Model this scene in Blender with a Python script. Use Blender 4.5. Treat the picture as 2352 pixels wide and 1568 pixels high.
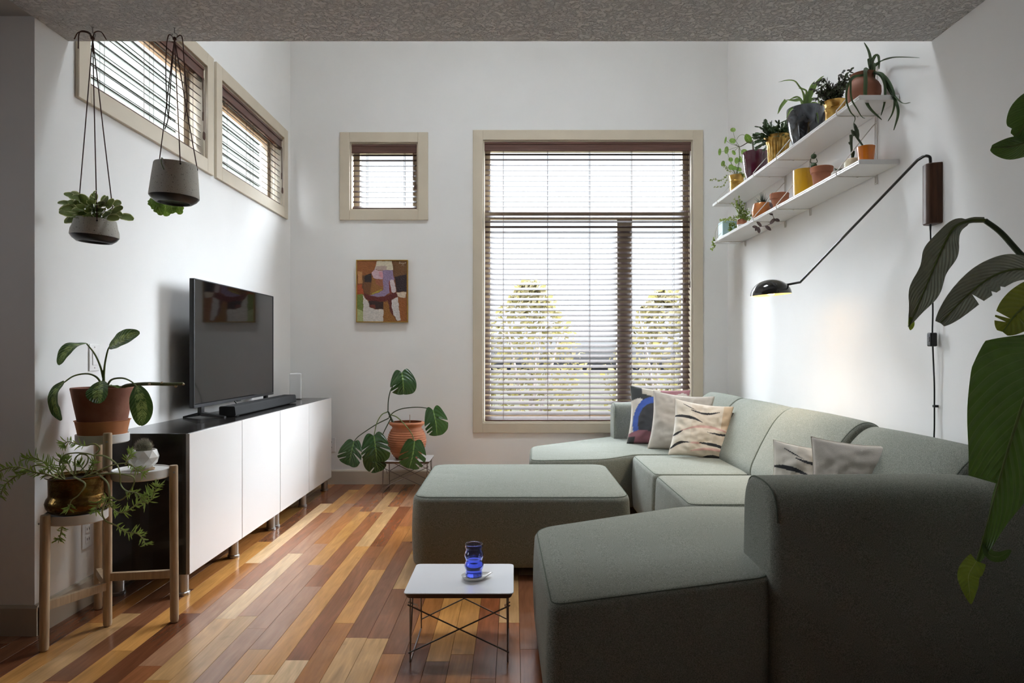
import bpy, bmesh, math, random
from mathutils import Vector, Matrix, noise as mnoise
random.seed(7)
PI = math.pi
SC = bpy.context.scene
COL = SC.collection
for o in list(bpy.data.objects): bpy.data.objects.remove(o)

# ------------------------------------------------------------------ camera
F = 1568.0; VX, VY, CAMZ = 1180.0, 808.0, 1.11
cam_d = bpy.data.cameras.new('camera'); cam = bpy.data.objects.new('camera', cam_d)
COL.objects.link(cam); cam.location = (0, 0, CAMZ); cam.rotation_euler = (PI/2, 0, 0)
cam_d.sensor_width = 36; cam_d.lens = 36*F/2352
cam_d.shift_x = -(VX-1176)/2352; cam_d.shift_y = (VY-784)/2352
cam_d.clip_start = 0.05; cam_d.clip_end = 200
SC.camera = cam
# ------------------------------------------------------------------ world
W = bpy.data.worlds.new('world'); SC.world = W; W.use_nodes = True
wn = W.node_tree.nodes; wl = W.node_tree.links
bg = wn['Background']; tc = wn.new('ShaderNodeTexCoord'); sx = wn.new('ShaderNodeSeparateXYZ')
wl.new(tc.outputs['Generated'], sx.inputs[0])
rc_ = wn.new('ShaderNodeValToRGB'); rs_ = wn.new('ShaderNodeValToRGB')      # overcast sky: hazy horizon, bright overhead
mr = wn.new('ShaderNodeMapRange'); mr.inputs[1].default_value = -1; mr.inputs[2].default_value = 1; wl.new(sx.outputs['Z'], mr.inputs[0])
wl.new(mr.outputs[0], rc_.inputs[0]); wl.new(mr.outputs[0], rs_.inputs[0])
e = rc_.color_ramp.elements; e[0].position = .46; e[0].color = (.36, .35, .31, 1); e[1].position = .52; e[1].color = (.86, .93, 1, 1)
SKY_HOR, SKY_TOP = .74, 28.5
e = rs_.color_ramp.elements; q_ = SKY_HOR/SKY_TOP; e[0].position = .49; e[0].color = (.05, .05, .05, 1); e[1].position = .51; e[1].color = (1, 1, 1, 1)
dt = wn.new('ShaderNodeVectorMath'); dt.operation = 'DOT_PRODUCT'; dt.inputs[1].default_value = (.11, .985, .13)   # added dim patch straight ahead; brighter sky around it lights the side walls
nm = wn.new('ShaderNodeVectorMath'); nm.operation = 'NORMALIZE'; wl.new(tc.outputs['Generated'], nm.inputs[0]); wl.new(nm.outputs[0], dt.inputs[0])
m2 = wn.new('ShaderNodeMapRange'); m2.interpolation_type = 'SMOOTHSTEP'; wl.new(dt.outputs['Value'], m2.inputs[0])
for k_, v_ in ((1, .78), (2, .915), (3, 1.0), (4, q_)): m2.inputs[k_].default_value = v_
m3 = wn.new('ShaderNodeMath'); m3.operation = 'MULTIPLY'; wl.new(rs_.outputs[0], m3.inputs[0]); wl.new(m2.outputs[0], m3.inputs[1])
mu = wn.new('ShaderNodeMath'); mu.operation = 'MULTIPLY'; mu.inputs[1].default_value = SKY_TOP
wl.new(m3.outputs[0], mu.inputs[0]); wl.new(mu.outputs[0], bg.inputs['Strength']); wl.new(rc_.outputs[0], bg.inputs['Color'])
# ------------------------------------------------------------------ sky portals at the windows
def portal(x, y, z, sx_, sy_, rot):
    d = bpy.data.lights.new('sky_portal', 'AREA'); d.shape = 'RECTANGLE'; d.size = sx_; d.size_y = sy_
    d.cycles.is_portal = True
    o = bpy.data.objects.new('sky_portal', d); COL.objects.link(o); o.location = (x, y, z); o.rotation_euler = rot
portal(.62, 5.93, 1.70, 1.80, 2.40, (-PI/2, 0, 0))
portal(-1.095, 5.93, 2.58, .60, .60, (-PI/2, 0, 0))
portal(-2.06, 3.58, 2.56, .60, 1.20, (0, -PI/2, 0))
portal(-2.06, 4.95, 2.56, .60, 1.24, (0, -PI/2, 0))
portal(0, 3.95, 5.72, 1.1, .72, (0, 0, 0))
aw_d = bpy.data.lights.new('alcove_fill_light', 'AREA'); aw_d.shape = 'RECTANGLE'; aw_d.size = 1.2; aw_d.size_y = .8; aw_d.energy = 2.6; aw_d.spread = math.radians(70); aw_d.color = (.86, .93, 1)  # unseen area light, added to brighten sofa ends and the near right wall
aw_o = bpy.data.objects.new('alcove_fill_light', aw_d); COL.objects.link(aw_o); aw_o.location = (-4.15, 1.7, 1.6); aw_o.rotation_euler = (0, -PI/2, 0)
rl_d = bpy.data.lights.new('rear_fill_light', 'AREA'); rl_d.size = 1.0; rl_d.energy = 1.8; rl_d.color = (1, .97, .93)  # unseen area light behind the camera, added as weak fill
rl_o = bpy.data.objects.new('rear_fill_light', rl_d); COL.objects.link(rl_o); rl_o.location = (-.5, -1.8, 2.38)
# ------------------------------------------------------------------ view
SC.view_settings.view_transform = 'Standard'; SC.view_settings.look = 'None'
SC.view_settings.exposure = 0.86; SC.view_settings.gamma = 1.0; SC.view_settings.use_curve_mapping = False
SC.cycles.use_denoising = True; SC.cycles.max_bounces = 10; SC.cycles.diffuse_bounces = 7
SC.cycles.glossy_bounces = 5; SC.cycles.transmission_bounces = 8; SC.cycles.transparent_max_bounces = 16
SC.cycles.sample_clamp_indirect = 6.0; SC.cycles.caustics_refractive = False; SC.cycles.caustics_reflective = False

# ------------------------------------------------------------------ helpers
def P(px, py, Y):
    "point seen at photo pixel (px, py) at depth Y"
    return Vector(((px-VX)*Y/F, Y, CAMZ-(py-VY)*Y/F))
def PS(seq, Y=None):
    return [P(q[0], q[1], q[2] if len(q) > 2 else Y) for q in seq]
def lin(c):
    if isinstance(c, str):
        c = c.lstrip('#'); c = [int(c[i:i+2], 16)/255 for i in (0, 2, 4)]
    return tuple(((v/12.92) if v <= .04045 else ((v+.055)/1.055)**2.4) for v in c[:3])
ORG = {}
def tag(o, label=None, cat=None, group=None, kind=None):
    if label: o['label'] = label
    if cat: o['category'] = cat
    if group: o['group'] = group
    if kind: o['kind'] = kind
    return o
def thing(name, label, cat, loc=(0, 0, 0), group=None):
    o = bpy.data.objects.new(name, None); COL.objects.link(o); o.location = loc
    o.empty_display_size = .05
    ORG[o.name] = Vector(loc)
    return tag(o, label, cat, group)
def copy_tree(o, parent=None):
    c = o.copy(); COL.objects.link(c); c.parent = parent
    for ch in list(o.children): copy_tree(ch, c)
    return c
class MB:
    def __init__(s): s.v = []; s.f = []; s.m = []; s.uv = {}; s.col = []
    def add(s, vs, fs, m=0):
        b = len(s.v); s.v += [Vector(v) for v in vs]
        for f in fs: s.f.append(tuple(i+b for i in f)); s.m.append(m)
        return b
    def box(s, a, b, m=0):
        x0, y0, z0 = a; x1, y1, z1 = b
        x0, x1 = sorted((x0, x1)); y0, y1 = sorted((y0, y1)); z0, z1 = sorted((z0, z1))
        s.add([(x0,y0,z0),(x1,y0,z0),(x1,y1,z0),(x0,y1,z0),(x0,y0,z1),(x1,y0,z1),(x1,y1,z1),(x0,y1,z1)],
              [(0,3,2,1),(4,5,6,7),(0,1,5,4),(1,2,6,5),(2,3,7,6),(3,0,4,7)], m)
    def rbox(s, a, b, r=.004, n=2, m=0, M=None):
        bm = bmesh.new(); bmesh.ops.create_cube(bm, size=1)
        d = [abs(b[i]-a[i]) for i in range(3)]; c = [(a[i]+b[i])/2 for i in range(3)]
        for v in bm.verts: v.co = Vector((v.co.x*d[0]+c[0], v.co.y*d[1]+c[1], v.co.z*d[2]+c[2]))
        r = min(r, min(d)*.49)
        bmesh.ops.bevel(bm, geom=list(bm.edges), offset=r, segments=n, profile=.5, affect='EDGES')
        bm.verts.index_update()
        s.add([(M @ v.co) if M else v.co.copy() for v in bm.verts], [tuple(v.index for v in f.verts) for f in bm.faces], m); bm.free()
    def rings(s, rs, closed=True, cap0=True, cap1=True, m=0):
        n = len(rs[0]); vs = [p for r in rs for p in r]; fs = []
        for i in range(len(rs)-1):
            for j in range(n if closed else n-1):
                k = (j+1) % n; fs.append((i*n+j, i*n+k, (i+1)*n+k, (i+1)*n+j))
        if cap0: fs.append(tuple(range(n-1, -1, -1)))
        if cap1: fs.append(tuple(range((len(rs)-1)*n, len(rs)*n)))
        return s.add(vs, fs, m)
    def tube(s, pts, r, n=8, m=0, caps=True):
        pts = [Vector(p) for p in pts]; rr = r if isinstance(r, (list, tuple)) else [r]*len(pts)
        N = None; rs = []
        for i, p in enumerate(pts):
            t = (pts[min(i+1, len(pts)-1)]-pts[max(i-1, 0)])
            t = t.normalized() if t.length > 1e-9 else Vector((0, 0, 1))
            if N is None:
                a = Vector((0, 0, 1)) if abs(t.z) < .9 else Vector((1, 0, 0)); N = t.cross(a).normalized()
            else:
                N = (N-t*N.dot(t)); N = N.normalized() if N.length > 1e-6 else t.orthogonal().normalized()
            B = t.cross(N)
            rs.append([p+(N*math.cos(2*PI*j/n)+B*math.sin(2*PI*j/n))*rr[i] for j in range(n)])
        s.rings(rs, True, caps, caps, m)
    def lathe(s, prof, c=(0, 0, 0), n=36, m=0, M=None, cap0=False, cap1=False):
        c = Vector(c); rs = []
        for r, z in prof:
            ring = [Vector((r*math.cos(2*PI*j/n), r*math.sin(2*PI*j/n), z)) for j in range(n)]
            rs.append([((M @ p) if M else p)+c for p in ring])
        s.rings(rs, True, cap0, cap1, m)
    def build(s, name, mats, parent=None, smooth=True, ang=40):
        mats = mats if isinstance(mats, (list, tuple)) else [mats]
        off = Vector((0, 0, 0)); q = parent
        while q is not None:
            if q.name in ORG: off += ORG[q.name]
            q = q.parent
        me = bpy.data.meshes.new(name)
        me.from_pydata([tuple(v-off) for v in s.v], [], s.f)
        for m in mats: me.materials.append(m)
        me.polygons.foreach_set('material_index', s.m)
        if s.uv:
            ul = me.uv_layers.new(name='UVMap')
            lv = [0]*len(me.loops); me.loops.foreach_get('vertex_index', lv)
            flat = []
            for i in lv: flat += s.uv.get(i, (0, 0))
            ul.data.foreach_set('uv', flat)
        if s.col:
            ca = me.color_attributes.new('Col', 'FLOAT_COLOR', 'POINT'); flat = []
            for c in s.col: flat += (c[0], c[1], c[2], 1)
            ca.data.foreach_set('color', flat)
        me.update()
        if smooth:
            me.polygons.foreach_set('use_smooth', [True]*len(me.polygons))
            if ang and ang < 180: me.set_sharp_from_angle(angle=math.radians(ang))
        bm = bmesh.new(); bm.from_mesh(me); bmesh.ops.recalc_face_normals(bm, faces=bm.faces); bm.to_mesh(me); bm.free()
        o = bpy.data.objects.new(name, me); COL.objects.link(o)
        if smooth and ang and ang < 180:
            w = o.modifiers.new('weighted_normals', 'WEIGHTED_NORMAL'); w.keep_sharp = True; w.weight = 100
        if parent: o.parent = parent
        return o
def single(mb, name, mats, label, cat, group=None, loc=None, **k):
    "a thing that is one mesh, origin at its base"
    if loc is None:
        n = len(mb.v); loc = Vector((sum(v.x for v in mb.v)/n, sum(v.y for v in mb.v)/n, min(v.z for v in mb.v)))
    loc = Vector(loc)
    for v in mb.v: v -= loc
    o = mb.build(name, mats, None, **k); o.location = loc
    return tag(o, label, cat, group)
def struct(mb, name, mats, parent=None, label=None, **k):
    o = mb.build(name, mats, parent, **k)
    if parent is None: o['kind'] = 'structure'
    if label: o['label'] = label
    return o
def smoothpath(pts, n=6):
    pts = [Vector(p) for p in pts]
    if len(pts) < 3: return [pts[0].lerp(pts[-1], i/n) for i in range(n+1)]
    out = []; q = [pts[0]*2-pts[1]]+pts+[pts[-1]*2-pts[-2]]
    for i in range(1, len(q)-2):
        a, b, c, d = q[i-1], q[i], q[i+1], q[i+2]
        for j in range(n):
            t = j/n
            out.append(.5*((2*b)+(c-a)*t+(2*a-5*b+4*c-d)*t*t+(3*b-a-3*c+d)*t**3))
    out.append(pts[-1]); return out
def resample(pts, n):
    L = [0]
    for i in range(1, len(pts)): L.append(L[-1]+(pts[i]-pts[i-1]).length)
    T = L[-1]; out = []; k = 0
    for i in range(n+1):
        d = T*i/n
        while k < len(L)-2 and L[k+1] < d: k += 1
        seg = L[k+1]-L[k]; out.append(pts[k].lerp(pts[k+1], min(1, max(0, (d-L[k])/seg if seg > 0 else 0))))
    return out
def offset_poly(poly, d):
    n = len(poly); out = []
    A = sum(poly[i][0]*poly[(i+1) % n][1]-poly[(i+1) % n][0]*poly[i][1] for i in range(n))
    s = 1 if A > 0 else -1
    for i in range(n):
        p0, p1, p2 = Vector(poly[i-1]), Vector(poly[i]), Vector(poly[(i+1) % n])
        e1 = (p1-p0).normalized(); e2 = (p2-p1).normalized()
        n1 = Vector((-e1.y, e1.x))*s; n2 = Vector((-e2.y, e2.x))*s
        b = n1+n2; k = max(.35, 1+n1.dot(n2))
        out.append(p1+b*(d/k))
    return out
def fillet(poly, r, n=6):
    out = []; N = len(poly); rs = r if isinstance(r, (list, tuple)) else [r]*N
    for i in range(N):
        p0, p1, p2 = Vector(poly[i-1]), Vector(poly[i]), Vector(poly[(i+1) % N])
        a = p0-p1; b = p2-p1
        da = min(rs[i], a.length*.48); db = min(rs[i], b.length*.48)
        A = p1+a.normalized()*da; B = p1+b.normalized()*db
        for j in range(n+1):
            t = j/n; out.append((1-t)**2*A+2*t*(1-t)*p1+t*t*B)
    return out
def soft_prism(mb, poly, h0, h1, re, rc, fn, crown0=0, crown1=0, ne=5, bulge=0, m=0):
    n = len(poly); rcs = rc if isinstance(rc, (list, tuple)) else [rc]*n
    re0, re1 = re if isinstance(re, (list, tuple)) else (re, re)
    rows = []
    def ring(ins, h): rows.append((fillet(offset_poly(poly, ins), [max(q-ins*.6, .006) for q in rcs]), h))
    for i in range(ne+1):
        a = i/ne*PI/2; ring(re0*(1-math.sin(a)), h0+re0*(1-math.cos(a)))
    for t in (.25, .5, .75): ring(-bulge*math.sin(PI*t), h0+re0+(h1-re1-h0-re0)*t)
    for i in range(ne+1):
        a = i/ne*PI/2; ring(re1*(1-math.cos(a)), h1-re1*(1-math.sin(a)))
    c = sum((Vector(p) for p in poly), Vector((0, 0)))/n
    def caps(base, h, crown):
        out = []
        for k in (.9, .72, .5, .28, .1): out.append(([c+(p-c)*k for p in base], h+crown*(1-k**2.2)))
        return out
    top = caps(rows[-1][0], h1, crown1); bot = caps(rows[0][0], h0, -crown0)
    allr = bot[::-1]+rows+top
    mb.rings([[fn(p.x, p.y, h) for p in r] for r, h in allr], True, True, True, m)
    return [fn(p.x, p.y, rows[-1-ne//2][1]) for p in rows[-1-ne//2][0]]
# leaf blade
def leaf(mb, pts, width, up=(0, -1, 0), prof=None, fold=.12, slant=.25, lobe=0, nu=6, nv=22, wave=0, m=0, seed=0, thick=None):
    c = resample(smoothpath(pts, 8), nv); up = Vector(up)
    prof = prof or (lambda v: math.sin(PI*min(1, max(0, v))**.85)**.75)
    if mb.uv is None: mb.uv = {}
    L = sum((c[i+1]-c[i]).length for i in range(nv)); rows = []
    b = len(mb.v)
    for i in range(nv+1):
        v = i/nv; t = (c[min(i+1, nv)]-c[max(i-1, 0)]).normalized()
        S = t.cross(up); S = S.normalized() if S.length > 1e-5 else t.orthogonal().normalized(); Nn = S.cross(t)
        for j in range(-nu, nu+1):
            u = j/nu; w = prof(v) if not callable(getattr(prof, 'two', None)) else prof.two(v, u)
            a = abs(u); hw = width/2*w
            p = c[i]+S*(u*hw)+t*(slant*a*hw-lobe*L*math.sin(PI*.76*a)*(1-v)**2)+Nn*(fold*a*hw+wave*math.sin(v*21+seed+(2 if u > 0 else 0))*a*a*width)
            mb.v.append(p); mb.uv[len(mb.v)-1] = (u*.5+.5, v)
    n = 2*nu+1
    for i in range(nv):
        for j in range(n-1):
            mb.f.append((b+i*n+j, b+i*n+j+1, b+(i+1)*n+j+1, b+(i+1)*n+j)); mb.m.append(m)
# ------------------------------------------------------------------ materials
MATS = {}
def nodes(m): return m.node_tree.nodes, m.node_tree.links
def mat(name, col, rough=.5, metal=0, var=0, vscale=20, bump=0, bscale=80, spec=.5, coat=0, sheen=0, emit=None, estr=0, stretch=None, col2=None, trans=0, ior=1.45, detail=4, vlo=.35, vhi=.65):
    m = bpy.data.materials.new(name); m.use_nodes = True; N, L = nodes(m); b = N['Principled BSDF']
    c = lin(col)
    b.inputs['Base Color'].default_value = (*c, 1); b.inputs['Roughness'].default_value = rough
    b.inputs['Metallic'].default_value = metal; b.inputs['Specular IOR Level'].default_value = spec
    b.inputs['Coat Weight'].default_value = coat; b.inputs['Sheen Weight'].default_value = sheen
    b.inputs['Transmission Weight'].default_value = trans; b.inputs['IOR'].default_value = ior
    if emit: b.inputs['Emission Color'].default_value = (*lin(emit), 1); b.inputs['Emission Strength'].default_value = estr
    if var or bump or col2:
        tcn = N.new('ShaderNodeTexCoord'); mp = N.new('ShaderNodeMapping'); L.new(tcn.outputs['Object'], mp.inputs[0])
        if stretch: mp.inputs['Scale'].default_value = stretch
    if var or col2:
        nz = N.new('ShaderNodeTexNoise'); nz.inputs['Scale'].default_value = vscale; nz.inputs['Detail'].default_value = detail
        L.new(mp.outputs[0], nz.inputs[0]); rp = N.new('ShaderNodeValToRGB'); L.new(nz.outputs['Fac'], rp.inputs[0])
        c2 = lin(col2) if col2 else tuple(min(1, x*(1+var)) for x in c); c1 = c if col2 else tuple(x*(1-var) for x in c)
        e = rp.color_ramp.elements; e[0].position = vlo; e[0].color = (*c1, 1); e[1].position = vhi; e[1].color = (*c2, 1)
        L.new(rp.outputs[0], b.inputs['Base Color'])
    if bump:
        n2 = N.new('ShaderNodeTexNoise'); n2.inputs['Scale'].default_value = bscale; n2.inputs['Detail'].default_value = 3
        L.new(mp.outputs[0], n2.inputs[0]); bp = N.new('ShaderNodeBump'); bp.inputs['Strength'].default_value = bump
        bp.inputs['Distance'].default_value = .01; L.new(n2.outputs['Fac'], bp.inputs['Height']); L.new(bp.outputs[0], b.inputs['Normal'])
    MATS[name] = m; return m
def leafmat(name, col, vein=None, edge=None, veins=14, slope=1.2, under=None, rough=.35, transl=.25, blotch=None, mid=.035, edgew=.13, vstr=.5, fold=0):
    m = bpy.data.materials.new(name); m.use_nodes = True; N, L = nodes(m); b = N['Principled BSDF']
    uv = N.new('ShaderNodeUVMap'); uv.uv_map = 'UVMap'; sp = N.new('ShaderNodeSeparateXYZ'); L.new(uv.outputs[0], sp.inputs[0])
    def mth(op, a, b_=None, c=None):
        n = N.new('ShaderNodeMath'); n.operation = op
        for i, q in enumerate((a, b_, c)):
            if q is None: continue
            if isinstance(q, (int, float)): n.inputs[i].default_value = q
            else: L.new(q, n.inputs[i])
        return n.outputs[0]
    def mix(f, a, c):
        n = N.new('ShaderNodeMix'); n.data_type = 'RGBA'
        if isinstance(f, (int, float)): n.inputs[0].default_value = f
        else: L.new(f, n.inputs[0])
        for i, q in ((6, a), (7, c)):
            if isinstance(q, tuple): n.inputs[i].default_value = (*q[:3], 1)
            else: L.new(q, n.inputs[i])
        return n.outputs[2]
    au = mth('ABSOLUTE', mth('SUBTRACT', sp.outputs[0], .5))
    tcn = N.new('ShaderNodeTexCoord'); nz = N.new('ShaderNodeTexNoise'); nz.inputs['Scale'].default_value = 25; L.new(tcn.outputs['Object'], nz.inputs[0])
    c = lin(col); base = mix(nz.outputs['Fac'], tuple(x*.7 for x in c), tuple(min(1, x*1.3) for x in c))
    if blotch:
        n3 = N.new('ShaderNodeTexNoise'); n3.inputs['Scale'].default_value = 1; n3.inputs['Detail'].default_value = 2
        cb = N.new('ShaderNodeCombineXYZ'); L.new(mth('MULTIPLY', au, 4), cb.inputs[0]); L.new(mth('MULTIPLY', mth('SUBTRACT', sp.outputs[1], mth('MULTIPLY', au, .5)), 34), cb.inputs[1])
        L.new(tcn.outputs['Object'], cb.inputs[2]) if False else None
        L.new(cb.outputs[0], n3.inputs[0])
        w = mth('MULTIPLY', mth('GREATER_THAN', n3.outputs['Fac'], .50), mth('LESS_THAN', au, .24)); base = mix(w, base, lin(blotch))
    if edge:
        n4 = N.new('ShaderNodeTexNoise'); n4.inputs['Scale'].default_value = 60; L.new(tcn.outputs['Object'], n4.inputs[0])
        base = mix(mth('GREATER_THAN', mth('ADD', au, mth('MULTIPLY', mth('SUBTRACT', n4.outputs['Fac'], .5), .3)), .5-edgew), base, lin(edge))
    s = mth('SINE', mth('MULTIPLY', mth('SUBTRACT', sp.outputs[1], mth('MULTIPLY', au, slope*.3)), veins*2*PI))
    if vein:
        sv = mth('MULTIPLY', mth('GREATER_THAN', s, .93), vstr); base = mix(sv, base, lin(vein))
        base = mix(mth('LESS_THAN', au, mid*.5), base, lin(vein))
    L.new(base, b.inputs['Base Color']); b.inputs['Roughness'].default_value = rough
    bp = N.new('ShaderNodeBump'); bp.inputs['Strength'].default_value = .5; bp.inputs['Distance'].default_value = .004
    L.new(s, bp.inputs['Height']); L.new(bp.outputs[0], b.inputs['Normal'])
    if transl:
        tr = N.new('ShaderNodeBsdfTranslucent'); ms = N.new('ShaderNodeMixShader'); ms.inputs[0].default_value = transl
        br = N.new('ShaderNodeMix'); br.data_type = 'RGBA'; br.blend_type = 'MULTIPLY'; br.inputs[0].default_value = 1
        L.new(base, br.inputs[6]); br.inputs[7].default_value = (1.0, 1.0, .45, 1)
        ga = N.new('ShaderNodeGamma'); ga.inputs[1].default_value = .6; L.new(br.outputs[2], ga.inputs[0]); L.new(ga.outputs[0], tr.inputs[0])
        L.new(b.outputs[0], ms.inputs[1]); L.new(tr.outputs[0], ms.inputs[2]); L.new(ms.outputs[0], N['Material Output'].inputs[0])
    MATS[name] = m; return m
def attrmat(name, rough=.8, bump=.1, bscale=150, coat=0):
    m = bpy.data.materials.new(name); m.use_nodes = True; N, L = nodes(m); b = N['Principled BSDF']
    a = N.new('ShaderNodeAttribute'); a.attribute_name = 'Col'; L.new(a.outputs['Color'], b.inputs['Base Color'])
    b.inputs['Roughness'].default_value = rough; b.inputs['Coat Weight'].default_value = coat
    n2 = N.new('ShaderNodeTexNoise'); n2.inputs['Scale'].default_value = bscale; n2.inputs['Detail'].default_value = 5
    t = N.new('ShaderNodeTexCoord'); L.new(t.outputs['Object'], n2.inputs[0])
    bp = N.new('ShaderNodeBump'); bp.inputs['Strength'].default_value = bump; bp.inputs['Distance'].default_value = .01
    L.new(n2.outputs['Fac'], bp.inputs['Height']); L.new(bp.outputs[0], b.inputs['Normal']); return m

M_wall = mat('white_wall_paint', '#f0efed', .75, var=.012, vscale=3, bump=.05, bscale=400, spec=.3)
M_rear = mat('rear_wall_paint', '#b4b1ad', .85, var=.02, vscale=3)
M_trim = mat('beige_trim_paint', '#cdc1ad', .45, var=.02, vscale=8)
M_base = mat('taupe_baseboard_paint', '#b8ad9c', .4, var=.02, vscale=8)
M_blind = mat('walnut_blind_wood', '#5d3f35', .38, var=.25, vscale=14, stretch=(.25, 6, 6), spec=.5)
M_blindy = mat('walnut_blind_wood_side', '#5d3f35', .38, var=.25, vscale=14, stretch=(6, .25, 6), spec=.5)
M_slat = mat('dark_walnut_slat', '#35241d', .5, spec=.12, var=.2, vscale=14, stretch=(.25, 6, 6)); M_slaty = mat('dark_walnut_slat_side', '#35241d', .5, spec=.12, var=.2, vscale=14, stretch=(6, .25, 6))
M_cord = mat('brown_cord', '#5a4238', .8)
M_white = mat('white_lacquer', '#ecebea', .22, coat=.4, spec=.5)
M_whitem = mat('white_matt_metal', '#dedddb', .4)
M_wire = mat('white_shelf_wire', '#d4d0c8', .4)
M_bbrown = mat('black_brown_wood', '#15110f', .25, var=.2, vscale=20, stretch=(8, 1, 8), coat=.3)
M_alu = mat('brushed_aluminium', '#a8a6a4', .35, metal=.9)
M_black = mat('black_plastic', '#141414', .4)
M_screen = mat('dark_screen_glass', '#0a0a0b', .06, spec=.5, coat=.3)
M_bezel = mat('dark_grey_metal', '#3a3a3c', .35, metal=.6)
M_fabricblack = mat('black_speaker_cloth', '#1f1f20', .9, bump=.3, bscale=900)
M_beech = mat('pale_beech_wood', '#b29a7d', .5, var=.12, vscale=18, stretch=(6, 6, .5))
M_terra = mat('terracotta_clay', '#a4694d', .8, var=.1, vscale=14, bump=.1, bscale=60)
M_terra2 = mat('weathered_terracotta', '#835241', .8, var=.15, vscale=9, bump=.1, bscale=60, col2='#976754')
M_saucer = mat('orange_terracotta', '#b97b52', .75, var=.08, vscale=10)
M_brass = mat('aged_brass', '#94753f', .26, metal=.95, col2='#5f4726', vscale=18, bump=.35, bscale=45)
M_brass2 = mat('bright_brass', '#cda963', .3, metal=.9, col2='#a37b35', vscale=22, bump=.25, bscale=50)
M_soil = mat('dark_soil', '#2a1f19', .95, var=.4, vscale=60, bump=.8, bscale=120)
M_stem = mat('green_stem', '#5c6b33', .5, var=.2, vscale=30)
M_stemd = mat('dark_green_stem', '#37452a', .5, var=.2, vscale=30)
M_wood = mat('walnut_wood', '#4f3526', .4, var=.25, vscale=12, stretch=(8, 8, .6))
M_leather = mat('brown_leather_cord', '#4d3026', .6)
M_concrete = mat('speckled_stoneware', '#bcb8ae', .75, col2='#4a443c', vscale=260, detail=1, vlo=.67, vhi=.71)
M_darkglaze = mat('dark_glazed_base', '#222326', .3)
# ================================================================== ROOM SHELL
XL, YF, YS, ZL, ZH = -1.878, 5.74, 2.88, 2.42, 5.0
def RW(y): return 1.800-.0133*(YF-y)
YB = -3.6
def wall_cells(us, vs, holes, fn, t0, t1):
    "wall of boxes between break lines; fn(u, v, t) maps to the room"
    mb = MB(); us = sorted(set(us+[h[0] for h in holes]+[h[1] for h in holes])); vs = sorted(set(vs+[h[2] for h in holes]+[h[3] for h in holes]))
    def solid(i, j):
        if i < 0 or j < 0 or i >= len(us)-1 or j >= len(vs)-1: return False
        u, v = (us[i]+us[i+1])/2, (vs[j]+vs[j+1])/2
        return not any(h[0] < u < h[1] and h[2] < v < h[3] for h in holes)
    for i in range(len(us)-1):
        for j in range(len(vs)-1):
            if not solid(i, j): continue
            a, b, c, d = us[i], us[i+1], vs[j], vs[j+1]
            q = lambda pts: mb.add([fn(*p) for p in pts], [(0, 1, 2, 3)])
            q([(a,c,t0),(b,c,t0),(b,d,t0),(a,d,t0)]); q([(a,c,t1),(b,c,t1),(b,d,t1),(a,d,t1)])
            if not solid(i-1, j): q([(a,c,t0),(a,d,t0),(a,d,t1),(a,c,t1)])
            if not solid(i+1, j): q([(b,c,t0),(b,d,t0),(b,d,t1),(b,c,t1)])
            if not solid(i, j-1): q([(a,c,t0),(b,c,t0),(b,c,t1),(a,c,t1)])
            if not solid(i, j+1): q([(a,d,t0),(b,d,t0),(b,d,t1),(a,d,t1)])
    bm = bmesh.new(); vv = [bm.verts.new(v) for v in mb.v]
    for f in mb.f: bm.faces.new([vv[i] for i in f])
    bmesh.ops.remove_doubles(bm, verts=bm.verts, dist=1e-5); bm.verts.index_update()
    out = MB(); out.add([v.co.copy() for v in bm.verts], [tuple(v.index for v in f.verts) for f in bm.faces]); bm.free(); return out
BIG = (-.259, 1.504, .515, 2.887); SML = (-1.376, -.803, 2.300, 2.868)
LW1 = (3.005, 4.153, 2.285, 2.845); LW2 = (4.36, 5.545, 2.285, 2.845)
struct(wall_cells([XL-.2, 2.2], [-.1, ZH+.1], [BIG, SML], lambda u, v, t: (u, t, v), YF, YF+.17), 'wall_back', M_wall, smooth=False)
struct(wall_cells([2.68, YF+.17], [-.1, ZH+.1], [LW1, LW2], lambda u, v, t: (t, u, v), XL, XL-.17), 'wall_left', M_wall, smooth=False)
mb = MB(); ya, yb = YB, YF+.17
for y0, y1 in ((ya, yb),):
    mb.add([(RW(y0), y0, -.1), (RW(y1), y1, -.1), (RW(y1), y1, ZH+.1), (RW(y0), y0, ZH+.1), (RW(y0)+.2, y0, -.1), (RW(y1)+.2, y1, -.1), (RW(y1)+.2, y1, ZH+.1), (RW(y0)+.2, y0, ZH+.1)],
           [(0,1,2,3), (4,5,6,7), (0,4,5,1), (3,2,6,7), (0,3,7,4), (1,5,6,2)])
struct(mb, 'wall_right', M_wall, smooth=False)
mb = MB(); mb.add([(-4.2, 2.676, -.1), (XL, 2.676, -.1), (XL, 2.68, -.1), (XL-.17, 2.68, -.1), (XL-.17, 2.85, -.1), (-4.2, 2.85, -.1)]+[(-4.2, 2.676, 2.7), (XL, 2.676, 2.7), (XL, 2.68, 2.7), (XL-.17, 2.68, 2.7), (XL-.17, 2.85, 2.7), (-4.2, 2.85, 2.7)], [(0,1,7,6),(1,2,8,7),(2,3,9,8),(3,4,10,9),(4,5,11,10),(5,0,6,11),(0,5,4,3,2,1),(6,7,8,9,10,11)]); struct(mb, 'wall_pier', M_wall, smooth=False)
mb = MB(); mb.box((-4.2, YB-.1, -.1), (2.2, YB, 2.7)); struct(mb, 'wall_rear', M_rear, smooth=False)
struct(wall_cells([YB-.1, 2.85], [-.1, 2.7], [], lambda u, v, t: (t, u, v), -4.2, -4.3), 'wall_side', M_rear, smooth=False)
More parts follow.
